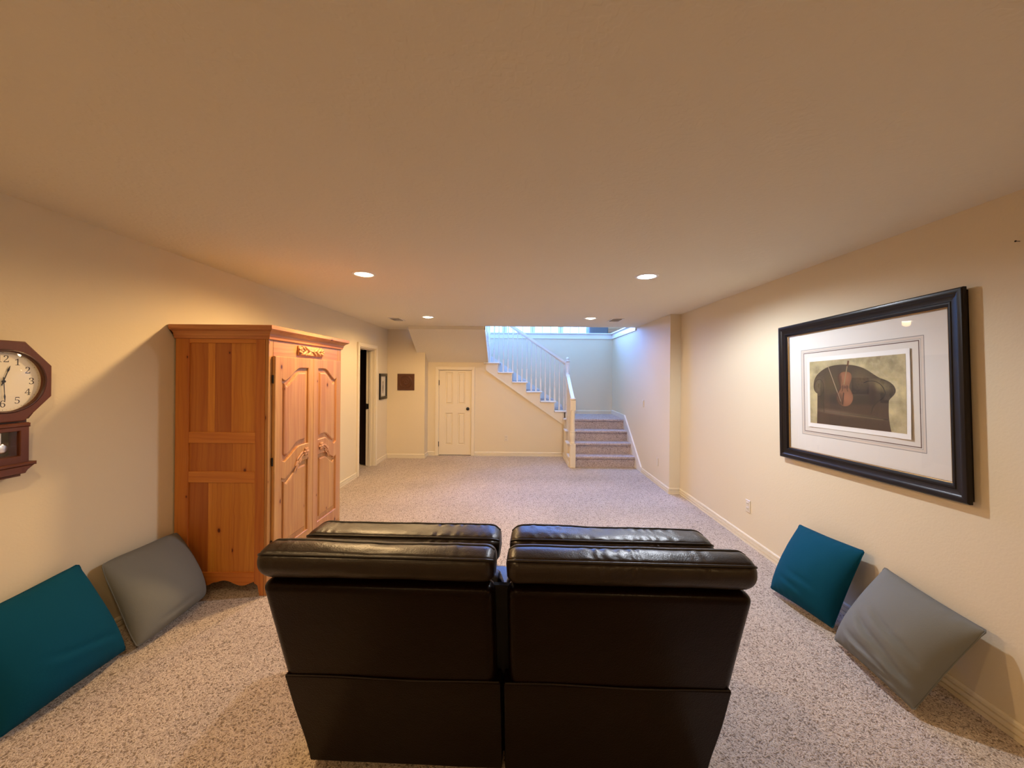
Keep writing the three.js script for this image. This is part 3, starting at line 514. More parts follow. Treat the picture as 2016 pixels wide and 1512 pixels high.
// ------------------------------------------------------------------ the loveseat, seen from behind
{
  const t = thing('loveseat', 'dark brown leather reclining loveseat with two plump headrests, back turned', 'sofa', [-0.032, 0, -1.505]);
  t.rotation.y = THREE.MathUtils.degToRad(-2.02);
  const lean = (y) => y < 0.478 ? 0.121 * (y - 0.04) / 0.438 : 0.121 + 0.135 * (y - 0.478) / 0.393;          // how far the back leans over at height y
  const warp = (g, f) => { const p = g.attributes.position; for (let i = 0; i < p.count; i++) { const v = f(p.getX(i), p.getY(i), p.getZ(i)); p.setXYZ(i, ...v); } g.computeVertexNormals(); return g; };
  const UVs = (g) => boxUV(g);
  [[-0.815, -0.027, -1], [0.016, 0.815, 1]].forEach(([xa, xb, sg], n) => {
    const w = xb - xa, cx = (xa + xb) / 2, inner = (x) => smooth(0.3, 0.5, sg < 0 ? (x - cx) / w : -(x - cx) / w);
    const half = new THREE.Group(); half.name = 'seat_back'; t.add(half);
    const up = rbox(w, 0.455, 0.10, 0.036, 30, 24, 16);
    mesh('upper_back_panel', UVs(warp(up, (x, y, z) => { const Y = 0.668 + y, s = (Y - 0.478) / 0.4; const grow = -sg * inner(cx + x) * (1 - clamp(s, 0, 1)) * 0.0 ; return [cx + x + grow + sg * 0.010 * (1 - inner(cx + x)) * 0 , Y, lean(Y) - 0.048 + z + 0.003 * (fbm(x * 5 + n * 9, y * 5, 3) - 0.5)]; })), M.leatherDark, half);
    const lo = rbox(w + 0.012, 0.438, 0.09, 0.007, 26, 18, 8);
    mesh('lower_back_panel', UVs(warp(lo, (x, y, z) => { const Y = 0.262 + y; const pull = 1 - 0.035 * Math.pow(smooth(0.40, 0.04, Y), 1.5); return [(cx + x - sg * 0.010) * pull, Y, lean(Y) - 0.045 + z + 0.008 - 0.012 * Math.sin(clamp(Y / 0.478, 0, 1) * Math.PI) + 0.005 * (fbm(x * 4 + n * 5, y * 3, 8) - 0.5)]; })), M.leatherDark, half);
    mesh('crease_welt', tube(Array.from({ length: 9 }, (_, k) => [xa - sg * 0.01 + w * k / 8, 0.481 + 0.003 * Math.sin(k), lean(0.478) + 0.006]), 0.0028, 40, 6), M.leather, half);
    // headrest: two stuffed lobes lofted along their length, creased along their welts
    const loft = (loop, x0, x1, center, endR, sd, puck) => {
      const curve = new THREE.CatmullRomCurve3(loop.map(([y, z]) => new THREE.Vector3(0, y, z)), true, 'centripetal'), NS = 56, NX = 120;
      const ring = Array.from({ length: NS }, (_, k) => curve.getPoint(k / NS)), wl = puck.map((k) => curve.getPoint(k / loop.length));
      const at = (t, p) => {                               // t 0..1 along the lobe, p a point of its section
        const L = x1 - x0, d0 = t * L, d1 = (1 - t) * L, e = Math.min(d0, d1), q = e < endR ? Math.sqrt(Math.max(0, 1 - Math.pow(1 - e / endR, 2.4))) : 1;
        const x = x0 + t * L, dy = p.y - center[0], dz = p.z - center[1], R = Math.hypot(dy, dz) || 1;
        let w = 0.009 * (fbm(x * 2.6 + sd, 0.7, 12, 2) - 0.5) * (dy > 0 ? 1.2 : 0.5) + 0.006 * (fbm(x * 9 + sd * 3, R * 30 + dy * 12, sd, 3) - 0.5);
        for (const c of wl) { const g = Math.hypot(p.y - c.y, p.z - c.z); w += 0.0018 * Math.sin(x * 130 + 26 * fbm(x * 6, sd, 6)) * Math.exp(-Math.pow((g - 0.022) / 0.016, 2)) * smooth(0.35, 0.7, fbm(x * 7 + sd, 2.5, 9)) - 0.004 * Math.exp(-Math.pow(g / 0.007, 2)); }
        const k = (0.25 + 0.75 * q) * (q > 0 ? 1 : 0) * (1 + w / R);
        return new THREE.Vector3(x, center[0] + dy * k, center[1] + dz * k);
      };
      const pos = [], idx = [], tt = (i) => { const u = i / NX; return 0.5 - 0.5 * Math.cos(Math.PI * u) * (0.55 + 0.45 * Math.pow(Math.abs(2 * u - 1), 2)) ; };
      for (let i = 0; i <= NX; i++) for (let k = 0; k < NS; k++) { const v = at(clamp(tt(i), 0, 1), ring[k]); pos.push(v.x, v.y, v.z); }
      for (let i = 0; i < NX; i++) for (let k = 0; k < NS; k++) { const a = i * NS + k, b = i * NS + (k + 1) % NS; idx.push(a, b, a + NS, b, b + NS, a + NS); }
      for (const [i, f] of [[0, 1], [NX, 0]]) { const c = pos.length / 3, v = at(i ? 1 : 0, new THREE.Vector3(0, center[0], center[1])); pos.push(v.x, v.y, v.z); for (let k = 0; k < NS; k++) { const a = i * NS + k, b = i * NS + (k + 1) % NS; f ? idx.push(c, b, a) : idx.push(c, a, b); } }
      const g = new THREE.BufferGeometry(); g.setAttribute('position', new THREE.Float32BufferAttribute(pos, 3)); g.setIndex(idx); g.computeVertexNormals();
      const welts = wl.map((c) => tube(Array.from({ length: 41 }, (_, k) => { const v = at(lerp(0.012, 0.988, k / 40), c), o = Math.hypot(c.y - center[0], c.z - center[1]); return [v.x, v.y + (c.y - center[0]) / o * 0.0035, v.z + (c.z - center[1]) / o * 0.0035]; }), 0.0042, 90, 6));
      return [boxUV(g), welts];
    };
    const hr = new THREE.Group(); hr.name = 'headrest'; t.add(hr);
    const lo2 = sg < 0 ? xa - 0.004 : xa - 0.006, hi2 = sg < 0 ? xb + 0.006 : xb + 0.004;
    const [rear, rw] = loft([[0.902, 0.225], [0.918, 0.262], [0.948, 0.290], [0.980, 0.296], [1.003, 0.287], [1.012, 0.262], [1.016, 0.230], [1.012, 0.200], [1.000, 0.160], [0.975, 0.115], [0.930, 0.095], [0.884, 0.130]], lo2, hi2, [0.955, 0.205], 0.045, 3 + n * 7, [4, 7]);
    mesh('rear_lobe', rear, M.leather, hr);
    const [frontL, fw] = loft([[0.955, 0.070], [0.968, 0.050], [0.975, 0.020], [0.976, -0.030], [0.972, -0.080], [0.955, -0.120], [0.915, -0.135], [0.860, -0.100], [0.850, -0.020], [0.880, 0.060]], lo2 + (sg < 0 ? 0.02 : 0), hi2 - (sg < 0 ? 0 : 0.02), [0.915, -0.03], 0.06, 5 + n * 11, [1, 4]);
    mesh('front_lobe', frontL, M.leather, hr);
    for (const g of [...rw, ...fw]) mesh('welt', g, M.piping, hr);
    // what the back hides: seat cushion, inner back, arm
    const seat = rbox(0.66, 0.2, 0.6, 0.05, 10, 8, 8); mesh('seat_cushion', UVs(seat.translate(sg * 0.335 - 0.0, 0.40, -0.42)), M.leather, t);
    const bk = rbox(0.66, 0.42, 0.14, 0.05, 10, 8, 8); mesh('back_cushion', UVs(warp(bk, (x, y, z) => [sg * 0.335 + x, 0.66 + y, lean(0.66 + y) - 0.15 + z])), M.leather, t);
    const arm = rbox(0.15, 0.50, 0.66, 0.05, 8, 8, 8); mesh('armrest', UVs(arm.translate(sg * 0.735, 0.31, -0.40)), M.leather, t);
  });
  mesh('base_frame', box(-0.78, 0.78, 0.05, 0.32, -0.70, -0.07), M.blackCloth, t);
  mesh('gap_cloth', warp(new THREE.BoxGeometry(0.07, 0.82, 0.02, 1, 8, 1), (x, y, z) => [-0.005 + x, 0.46 + y, lean(0.46 + y) - 0.075 + z]), M.blackCloth, t);
  for (const x of [-0.7, 0.7]) for (const z of [-0.1, -0.65]) mesh('foot', turned(new THREE.CylinderGeometry(0.025, 0.02, 0.055, 12), 0, 0, 0, [x, 0.0275, z]), M.black, t);
}

// ------------------------------------------------------------------ throw pillows leaning on the walls; corners in order top a, top b, bottom b, bottom a
function pillow(label, mat, seamMat, TL, TR, BR, BL, thick, s, folds, soft = 0.02) {
  const c = [TL, TR, BR, BL].map((p) => new THREE.Vector3(...p)), ctr = c.reduce((a, b) => a.clone().add(b), new THREE.Vector3()).multiplyScalar(0.25);
  const low = Math.min(...c.map((p) => p.y)) - 0.02, t = thing('throw_pillow', label, 'pillow', [ctr.x, Math.max(0, low), ctr.z], 'throw pillows leaning on the walls');
  const o = new THREE.Vector3(ctr.x, Math.max(0, low), ctr.z), N = 44;
  const nrm = new THREE.Vector3().crossVectors(c[1].clone().sub(c[3]), c[0].clone().sub(c[2])).normalize(); if (nrm.x * ctr.x > 0) nrm.negate();          // out into the room
  const at = (u, v, side) => {                            // u, v in -1..1
    const cr = 1 - soft * Math.pow(u * v, 4), uu = u * (1 - 0.035 * (1 - v * v) * u * u) * cr, vv = v * (1 - 0.035 * (1 - u * u) * v * v) * cr;
    const a = (uu + 1) / 2, b = (vv + 1) / 2;
    const p = c[0].clone().lerp(c[1], a).lerp(c[3].clone().lerp(c[2], a), b);
    const e = Math.max(0, 1 - u * u) * Math.max(0, 1 - v * v), h = thick * Math.pow(e, 0.50) * (1 + 0.22 * v);
    let wr = 0;
    if (side > 0) {
      wr = 0.012 * (fbm(u * 1.7 + s, v * 1.7 + s, s, 3) - 0.5) * Math.pow(e, 0.3);
      for (const [fu, fv, ang, len, amp, wid] of folds) { const du = u - fu, dv = v - fv, l = du * Math.cos(ang) + dv * Math.sin(ang), q = -du * Math.sin(ang) + dv * Math.cos(ang) + 0.06 * Math.sin(l * 3); wr -= amp * Math.exp(-Math.pow(q / wid, 2)) * Math.exp(-Math.pow(l / len, 4)); wr += 0.6 * amp * Math.exp(-Math.pow((q - 2 * wid) / (1.5 * wid), 2)) * Math.exp(-Math.pow(l / len, 4)); }
      wr += 0.004 * Math.sin((u + v * 0.3) * 26 + s) * smooth(0.75, 1, Math.abs(v)) * smooth(0, 0.15, e);
    }
    p.addScaledVector(nrm, side * (side > 0 ? h : h * 0.35) + wr);
    p.y = Math.max(p.y, 0.006);
    return p.sub(o);
  };
  const pos = [], idx = [];
  for (const side of [1, -1]) {
    const b = pos.length / 3;
    for (let j = 0; j <= N; j++) for (let i = 0; i <= N; i++) { const u = Math.sin((i / N * 2 - 1) * Math.PI / 2), v = Math.sin((j / N * 2 - 1) * Math.PI / 2), p = at(u, v, side); pos.push(p.x, p.y, p.z); }
    for (let j = 0; j < N; j++) for (let i = 0; i < N; i++) { const q = b + j * (N + 1) + i; idx.push(q, q + 1, q + N + 2, q, q + N + 2, q + N + 1); }
  }
  const g = new THREE.BufferGeometry(); g.setAttribute('position', new THREE.Float32BufferAttribute(pos, 3)); g.setIndex(idx);
  g.computeVertexNormals();                               // the back sheet is turned over below
  const ix = g.index.array; for (let k = ix.length / 2; k < ix.length; k += 3) { const w = ix[k + 1]; ix[k + 1] = ix[k + 2]; ix[k + 2] = w; }
  const n0 = new THREE.Vector3(), a = at(-0.1, 0, 1), b2 = at(0.1, 0, 1), c2 = at(0, 0.1, 1); n0.crossVectors(b2.clone().sub(a), c2.clone().sub(a));
  if (n0.dot(nrm) < 0) for (let k = 0; k < ix.length; k += 3) { const w = ix[k + 1]; ix[k + 1] = ix[k + 2]; ix[k + 2] = w; }
  g.computeVertexNormals();
  mesh('cover', boxUV(g), mat, t);
  const ring = []; for (const [u0, v0, u1, v1] of [[-1, -1, 1, -1], [1, -1, 1, 1], [1, 1, -1, 1], [-1, 1, -1, -1]]) for (let k = 0; k < 14; k++) { const p = at(lerp(u0, u1, k / 14), lerp(v0, v1, k / 14), 1); ring.push([p.x, p.y, p.z]); }
  mesh('seam', tube(ring, 0.0035, 160, 6, true), seamMat, t);
}
pillow('teal pillow under the wall clock', M.teal, M.teal, [-2.40, 0.50, -1.58], [-2.40, 0.541, -2.097], [-2.195, 0.02, -2.163], [-2.195, 0.02, -1.62], 0.135, 3, [[0.2, 0.4, 0.4, 0.6, 0.008, 0.05]], 0.03);
pillow('gray pillow propped against the near side of the armoire', M.gray, M.gray, [-2.40, 0.485, -2.195], [-2.40, 0.470, -2.712], [-2.165, 0.02, -2.690], [-2.135, 0.02, -2.15], 0.135, 8, [[-0.1, 0.75, 0.1, 0.4, 0.008, 0.05]], 0.065);
pillow('teal pillow under the framed armchair print', M.teal, M.teal, [2.19, 0.466, -2.933], [2.19, 0.514, -2.382], [1.988, 0.03, -2.375], [1.898, 0.03, -2.829], 0.125, 14, [[0.15, 0.35, 0.25, 0.4, 0.009, 0.05], [-0.1, 0.6, 0.3, 0.35, 0.008, 0.05]], 0.02);
pillow('wrinkled gray pillow nearer than the teal one below the print', M.gray, M.gray, [2.19, 0.477, -2.254], [2.19, 0.431, -1.763], [1.89, 0.03, -1.796], [1.917, 0.03, -2.282], 0.14, 21, [[0.35, 0.12, 0.42, 0.55, 0.021, 0.05], [0.15, 0.42, 0.45, 0.6, 0.025, 0.06], [0.5, 0.62, 0.25, 0.4, 0.018, 0.05], [0.1, 0.72, 0.25, 0.6, 0.02, 0.05], [0.3, 0.88, 0.15, 0.5, 0.014, 0.04]], 0.012);

// ------------------------------------------------------------------ framed pictures
function canvasTex(w, h, paint) { const c = document.createElement('canvas'); c.width = w; c.height = h; paint(c.getContext('2d'), w, h); const t = new THREE.CanvasTexture(c); t.colorSpace = THREE.SRGBColorSpace; return t; }
const printed = (tex, r = 0.85) => std({ map: tex, roughness: r });
function frameSides(w, h, prof) {                         // mitred frame: prof = [[in from the outer edge, height], ...]
  const pos = [], P = (o, z) => [[-w / 2 + o, -h / 2 + o, z], [w / 2 - o, -h / 2 + o, z], [w / 2 - o, h / 2 - o, z], [-w / 2 + o, h / 2 - o, z]];
  for (let k = 0; k + 1 < prof.length; k++) { const A = P(...prof[k]), B = P(...prof[k + 1]); for (let e = 0; e < 4; e++) { const f = (e + 1) % 4; pos.push(...A[e], ...A[f], ...B[f], ...A[e], ...B[f], ...B[e]); } }
  const g = new THREE.BufferGeometry(); g.setAttribute('position', new THREE.Float32BufferAttribute(pos, 3)); g.computeVertexNormals(); return toCreasedNormals(g, 0.6);
}
const plane = (w, h, z) => new THREE.PlaneGeometry(w, h).translate(0, 0, z);
{
  const t = thing('framed_picture', 'large black framed print of a brown armchair holding a violin', 'picture', [XR, 1.497, -2.522]); t.rotation.order = 'YXZ'; t.rotation.y = -Math.PI / 2; t.rotation.z = THREE.MathUtils.degToRad(1.9);
  const W = 1.325, H = 1.068;
  mesh('frame', frameSides(W, H, [[0.012, 0.0], [0.012, 0.018], [0.0, 0.022], [0.0, 0.038], [0.006, 0.044], [0.018, 0.046], [0.030, 0.042], [0.036, 0.036], [0.060, 0.031], [0.064, 0.034], [0.072, 0.033], [0.078, 0.026], [0.086, 0.020], [0.086, 0.008]]), M.frame, t);
  mesh('frame_lip', frameSides(W - 0.17, H - 0.17, [[0, 0.022], [0.004, 0.020], [0.005, 0.012]]), std({ color: rgb(0.28, 0.16, 0.05), roughness: 0.4, metalness: 0.6 }), t);
  const matPic = canvasTex(1150, 896, (c, w, h) => {
    c.fillStyle = '#e3e1dc'; c.fillRect(0, 0, w, h);
    const k = w / (W - 0.172), rect = (hw, hh, lw, col) => { c.strokeStyle = col; c.lineWidth = lw * k; c.strokeRect(w / 2 - hw * k, h / 2 - hh * k, 2 * hw * k, 2 * hh * k); };
    c.fillStyle = '#dedbd4'; c.fillRect(w / 2 - 0.447 * k, h / 2 - 0.322 * k, 0.894 * k, 0.644 * k);
    rect(0.447, 0.322, 0.003, '#7a7672'); rect(0.438, 0.313, 0.010, '#d8cdc2'); rect(0.430, 0.305, 0.002, '#8f877f'); rect(0.421, 0.296, 0.005, '#5b4640');
  });
  mesh('mat_board', plane(W - 0.17, H - 0.17, 0.010), printed(matPic), t);
  const art = canvasTex(1140, 728, (c, w, h) => {
    reseed(99); const R = rnd;
    c.fillStyle = '#b5aa86'; c.fillRect(0, 0, w, h);
    for (let k = 0; k < 5200; k++) { const x = R() * w, y = R() * h, r = 3 + R() * 26, d = fbm(x / 110, y / 90, 31, 4); const L = 95 + 125 * d + (R() - 0.5) * 30 + 24 * Math.exp(-Math.pow((y / h - 0.55) / 0.4, 2)); c.fillStyle = `rgba(${L * 1.02},${L * 0.95},${L * 0.70},0.16)`; c.beginPath(); c.ellipse(x, y, r * 1.4, r * 0.7, R() * 3, 0, 7); c.fill(); }
    const X = (a) => a * w, Y = (a) => a * h;
    const sil = () => { c.beginPath(); c.moveTo(X(0.085), Y(1)); c.bezierCurveTo(X(0.09), Y(0.8), X(0.095), Y(0.65), X(0.095), Y(0.52)); c.bezierCurveTo(X(0.05), Y(0.49), X(0.04), Y(0.42), X(0.055), Y(0.33)); c.bezierCurveTo(X(0.07), Y(0.22), X(0.15), Y(0.14), X(0.24), Y(0.10)); c.bezierCurveTo(X(0.36), Y(0.06), X(0.52), Y(0.08), X(0.62), Y(0.15)); c.bezierCurveTo(X(0.70), Y(0.21), X(0.74), Y(0.28), X(0.80), Y(0.31)); c.bezierCurveTo(X(0.88), Y(0.35), X(0.92), Y(0.42), X(0.91), Y(0.48)); c.bezierCurveTo(X(0.90), Y(0.53), X(0.86), Y(0.56), X(0.85), Y(0.60)); c.bezierCurveTo(X(0.845), Y(0.75), X(0.845), Y(0.85), X(0.87), Y(1)); c.closePath(); };
    const gr = c.createLinearGradient(0, 0, 0, h); gr.addColorStop(0, '#453a2c'); gr.addColorStop(0.5, '#3f3527'); gr.addColorStop(1, '#4a3223'); c.fillStyle = gr; sil(); c.fill();
    c.save(); sil(); c.clip();
    const blob = (x, y, rx, ry, a, col) => { const m = col.match(/[\d.]+/g).map(Number); c.fillStyle = `rgba(${m[0]},${m[1]},${m[2]},${m[3] * 0.085})`; for (let k = 16; k > 0; k--) { c.beginPath(); c.ellipse(X(x), Y(y), X(rx) * k / 16, Y(ry) * k / 16, a, 0, 7); c.fill(); } };
    blob(0.12, 0.40, 0.08, 0.18, 0.2, 'rgba(120,105,78,0.75)'); blob(0.15, 0.55, 0.03, 0.3, 0, 'rgba(30,24,18,0.8)'); blob(0.28, 0.35, 0.14, 0.22, 0, 'rgba(96,84,60,0.5)'); blob(0.60, 0.30, 0.13, 0.18, 0, 'rgba(112,98,66,0.6)'); blob(0.78, 0.40, 0.13, 0.10, 0.3, 'rgba(160,140,92,0.75)'); blob(0.70, 0.52, 0.05, 0.2, 0, 'rgba(26,20,16,0.7)'); blob(0.48, 0.6, 0.35, 0.10, 0, 'rgba(24,19,14,0.6)'); blob(0.30, 0.80, 0.30, 0.05, 0.06, 'rgba(150,130,100,0.5)'); blob(0.6, 0.83, 0.3, 0.04, 0.05, 'rgba(110,95,72,0.5)'); blob(0.45, 0.95, 0.5, 0.10, 0, 'rgba(62,38,26,0.8)');
    for (let k = 0; k < 2600; k++) { const x = R() * w, y = R() * h; c.fillStyle = R() < 0.5 ? 'rgba(20,16,12,0.10)' : 'rgba(120,104,80,0.06)'; c.beginPath(); c.ellipse(x, y, 2 + R() * 14, 1 + R() * 5, R() * 3, 0, 7); c.fill(); }
    c.restore();
    c.save(); sil(); c.clip(); c.lineWidth = w * 0.006; c.strokeStyle = 'rgba(22,17,12,0.75)';
    c.beginPath(); c.ellipse(X(0.115), Y(0.43), X(0.06), Y(0.14), 0.1, 0, 7); c.stroke(); c.beginPath(); c.moveTo(X(0.175), Y(0.42)); c.bezierCurveTo(X(0.18), Y(0.6), X(0.165), Y(0.7), X(0.175), Y(0.80)); c.lineTo(X(0.84), Y(0.845)); c.stroke();
    c.beginPath(); c.moveTo(X(0.62), Y(0.36)); c.bezierCurveTo(X(0.70), Y(0.30), X(0.80), Y(0.34), X(0.82), Y(0.5)); c.bezierCurveTo(X(0.80), Y(0.62), X(0.70), Y(0.60), X(0.69), Y(0.78)); c.stroke();
    c.strokeStyle = 'rgba(150,128,96,0.35)'; c.lineWidth = w * 0.01; c.beginPath(); c.moveTo(X(0.18), Y(0.80)); c.lineTo(X(0.80), Y(0.85)); c.stroke();
    for (let k = 0; k < 900; k++) { const x = R() * w, y = R() * h; c.strokeStyle = R() < 0.55 ? 'rgba(18,14,10,0.16)' : 'rgba(132,114,84,0.12)'; c.lineWidth = 1 + R() * 5; c.beginPath(); c.moveTo(x, y); c.lineTo(x + (R() - 0.5) * 70, y + (R() - 0.5) * 34); c.stroke(); }
    c.restore();
    // the violin and its bow
    const V = (pts) => { c.beginPath(); c.moveTo(X(pts[0][0]), Y(pts[0][1])); for (let k = 1; k < pts.length; k += 3) c.bezierCurveTo(X(pts[k][0]), Y(pts[k][1]), X(pts[k + 1][0]), Y(pts[k + 1][1]), X(pts[k + 2][0]), Y(pts[k + 2][1])); c.closePath(); };
    const half = [[0, 0.19], [0.045, 0.185], [0.074, 0.22], [0.068, 0.29], [0.062, 0.34], [0.046, 0.36], [0.046, 0.42], [0.046, 0.46], [0.074, 0.47], [0.085, 0.55], [0.09, 0.64], [0.05, 0.70], [0, 0.70]];
    const outline = (dx) => [...half.map(([x, y]) => [0.428 + dx + x - (y - 0.2) * 0.02, y]), ...half.slice(0, -1).reverse().map(([x, y]) => [0.428 + dx - x - (y - 0.2) * 0.02, y])];
    c.fillStyle = '#4a2f20'; V(outline(-0.012)); c.fill(); c.fillStyle = '#80563a'; V(outline(0.004)); c.fill();
    c.save(); V(outline(0.004)); c.clip();
    blob(0.43, 0.28, 0.06, 0.09, 0, 'rgba(168,112,74,0.8)'); blob(0.45, 0.58, 0.07, 0.10, 0, 'rgba(164,106,68,0.8)'); blob(0.37, 0.62, 0.05, 0.12, 0, 'rgba(66,40,26,0.8)'); blob(0.37, 0.3, 0.03, 0.1, 0, 'rgba(66,40,26,0.6)'); blob(0.43, 0.42, 0.05, 0.03, 0, 'rgba(60,38,24,0.5)');
    c.restore();
    c.strokeStyle = '#8d7a58'; c.lineWidth = w * 0.011; c.beginPath(); c.moveTo(X(0.455), Y(0.10)); c.lineTo(X(0.415), Y(0.38)); c.stroke();
    c.strokeStyle = '#5a3a24'; c.lineWidth = w * 0.018; c.beginPath(); c.moveTo(X(0.468), Y(0.03)); c.lineTo(X(0.458), Y(0.11)); c.stroke();
    c.strokeStyle = '#3a2416'; c.lineWidth = w * 0.006; for (const s of [-1, 1]) { c.beginPath(); c.moveTo(X(0.424 + 0.022 * s), Y(0.39)); c.bezierCurveTo(X(0.424 + 0.040 * s), Y(0.41), X(0.424 + 0.012 * s), Y(0.45), X(0.424 + 0.034 * s), Y(0.48)); c.stroke(); }
    c.lineWidth = w * 0.012; c.beginPath(); c.moveTo(X(0.41), Y(0.50)); c.lineTo(X(0.395), Y(0.68)); c.stroke();
    c.strokeStyle = '#a9967a'; c.lineWidth = w * 0.007; c.beginPath(); c.moveTo(X(0.225), Y(0.06)); c.lineTo(X(0.375), Y(0.63)); c.stroke();
    c.strokeStyle = '#4c3220'; c.lineWidth = w * 0.010; c.beginPath(); c.moveTo(X(0.335), Y(0.50)); c.lineTo(X(0.375), Y(0.66)); c.stroke();
  });
  const sheet = new THREE.BoxGeometry(0.757, 0.517, 0.0015, 40, 20, 1), p = sheet.attributes.position;
  for (let i = 0; i < p.count; i++) { const x = p.getX(i) / 0.3785, y = p.getY(i) / 0.2585; p.setZ(i, p.getZ(i) + 0.0125 + 0.004 * smooth(0.6, 1, Math.abs(x)) + 0.003 * smooth(0, 1, -y) * smooth(0, 1, x)); p.setX(i, p.getX(i) + 0.0012 * (vnoise(y * 9, 3, 4) - 0.5) * (Math.abs(x) > 0.99 ? 1 : 0)); }
  sheet.computeVertexNormals(); mesh('paper_sheet', sheet, std({ color: rgb(0.86, 0.86, 0.84), roughness: 0.9 }), t);
  const pr = new THREE.PlaneGeometry(0.712, 0.457, 40, 10), q = pr.attributes.position; for (let i = 0; i < q.count; i++) { const x = q.getX(i) / 0.3785, y = q.getY(i) / 0.2585; q.setZ(i, 0.0140 + 0.004 * smooth(0.6, 1, Math.abs(x)) + 0.003 * smooth(0, 1, -y) * smooth(0, 1, x)); }
  pr.computeVertexNormals(); mesh('printed_image', pr, printed(art, 0.8), t);
  mesh('glazing', plane(W - 0.174, H - 0.174, 0.022), M.glass, t);
}
{
  const t = thing('framed_picture', 'small black framed figure sketch between the dark doorway and the corner', 'picture', [XL, 1.365, -6.985]); t.rotation.y = Math.PI / 2;
  const W = 0.375, H = 0.47;
  mesh('frame', frameSides(W, H, [[0, 0], [0, 0.022], [0.008, 0.026], [0.05, 0.022], [0.055, 0.012], [0.055, 0.005]]), M.frame, t);
  const sk = canvasTex(270, 360, (c, w, h) => {
    c.fillStyle = '#d9d6cf'; c.fillRect(0, 0, w, h); c.strokeStyle = '#8a8680'; c.lineWidth = 3; c.strokeRect(20, 20, w - 40, h - 40);
    c.fillStyle = '#77726c'; c.beginPath(); c.ellipse(w * 0.5, h * 0.32, 26, 34, 0.2, 0, 7); c.fill(); c.beginPath(); c.moveTo(w * 0.42, h * 0.4); c.bezierCurveTo(w * 0.30, h * 0.55, w * 0.40, h * 0.7, w * 0.46, h * 0.85); c.lineTo(w * 0.54, h * 0.85); c.bezierCurveTo(w * 0.62, h * 0.66, w * 0.66, h * 0.52, w * 0.58, h * 0.4); c.fill();
  });
  mesh('sketch', plane(W - 0.1, H - 0.1, 0.007), printed(sk), t);
  mesh('glazing', plane(W - 0.112, H - 0.112, 0.012), M.glass, t);
}
{
  const t = thing('wall_plaque', 'square brown wooden plaque with a carved round swirl', 'plaque', [-2.09, 1.443, ZQ]);
  const wood = std({ color: rgb(0.10, 0.036, 0.014), roughness: 0.45 });
  mesh('board', chamferBox(-0.16, 0.16, -0.155, 0.155, 0, 0.022, 0.006), wood, t);
  mesh('carved_ring', [new THREE.TorusGeometry(0.115, 0.009, 10, 48).translate(0, 0, 0.022), new THREE.TorusGeometry(0.095, 0.004, 8, 48).translate(0, 0, 0.022)], wood, t);
  const sp = Array.from({ length: 26 }, (_, k) => { const a = k / 25 * 9, r = 0.012 + 0.06 * k / 25; return [r * Math.cos(a), r * Math.sin(a), 0.022]; }); mesh('carved_swirl', tube(sp, 0.008, 80, 8), wood, t);
}

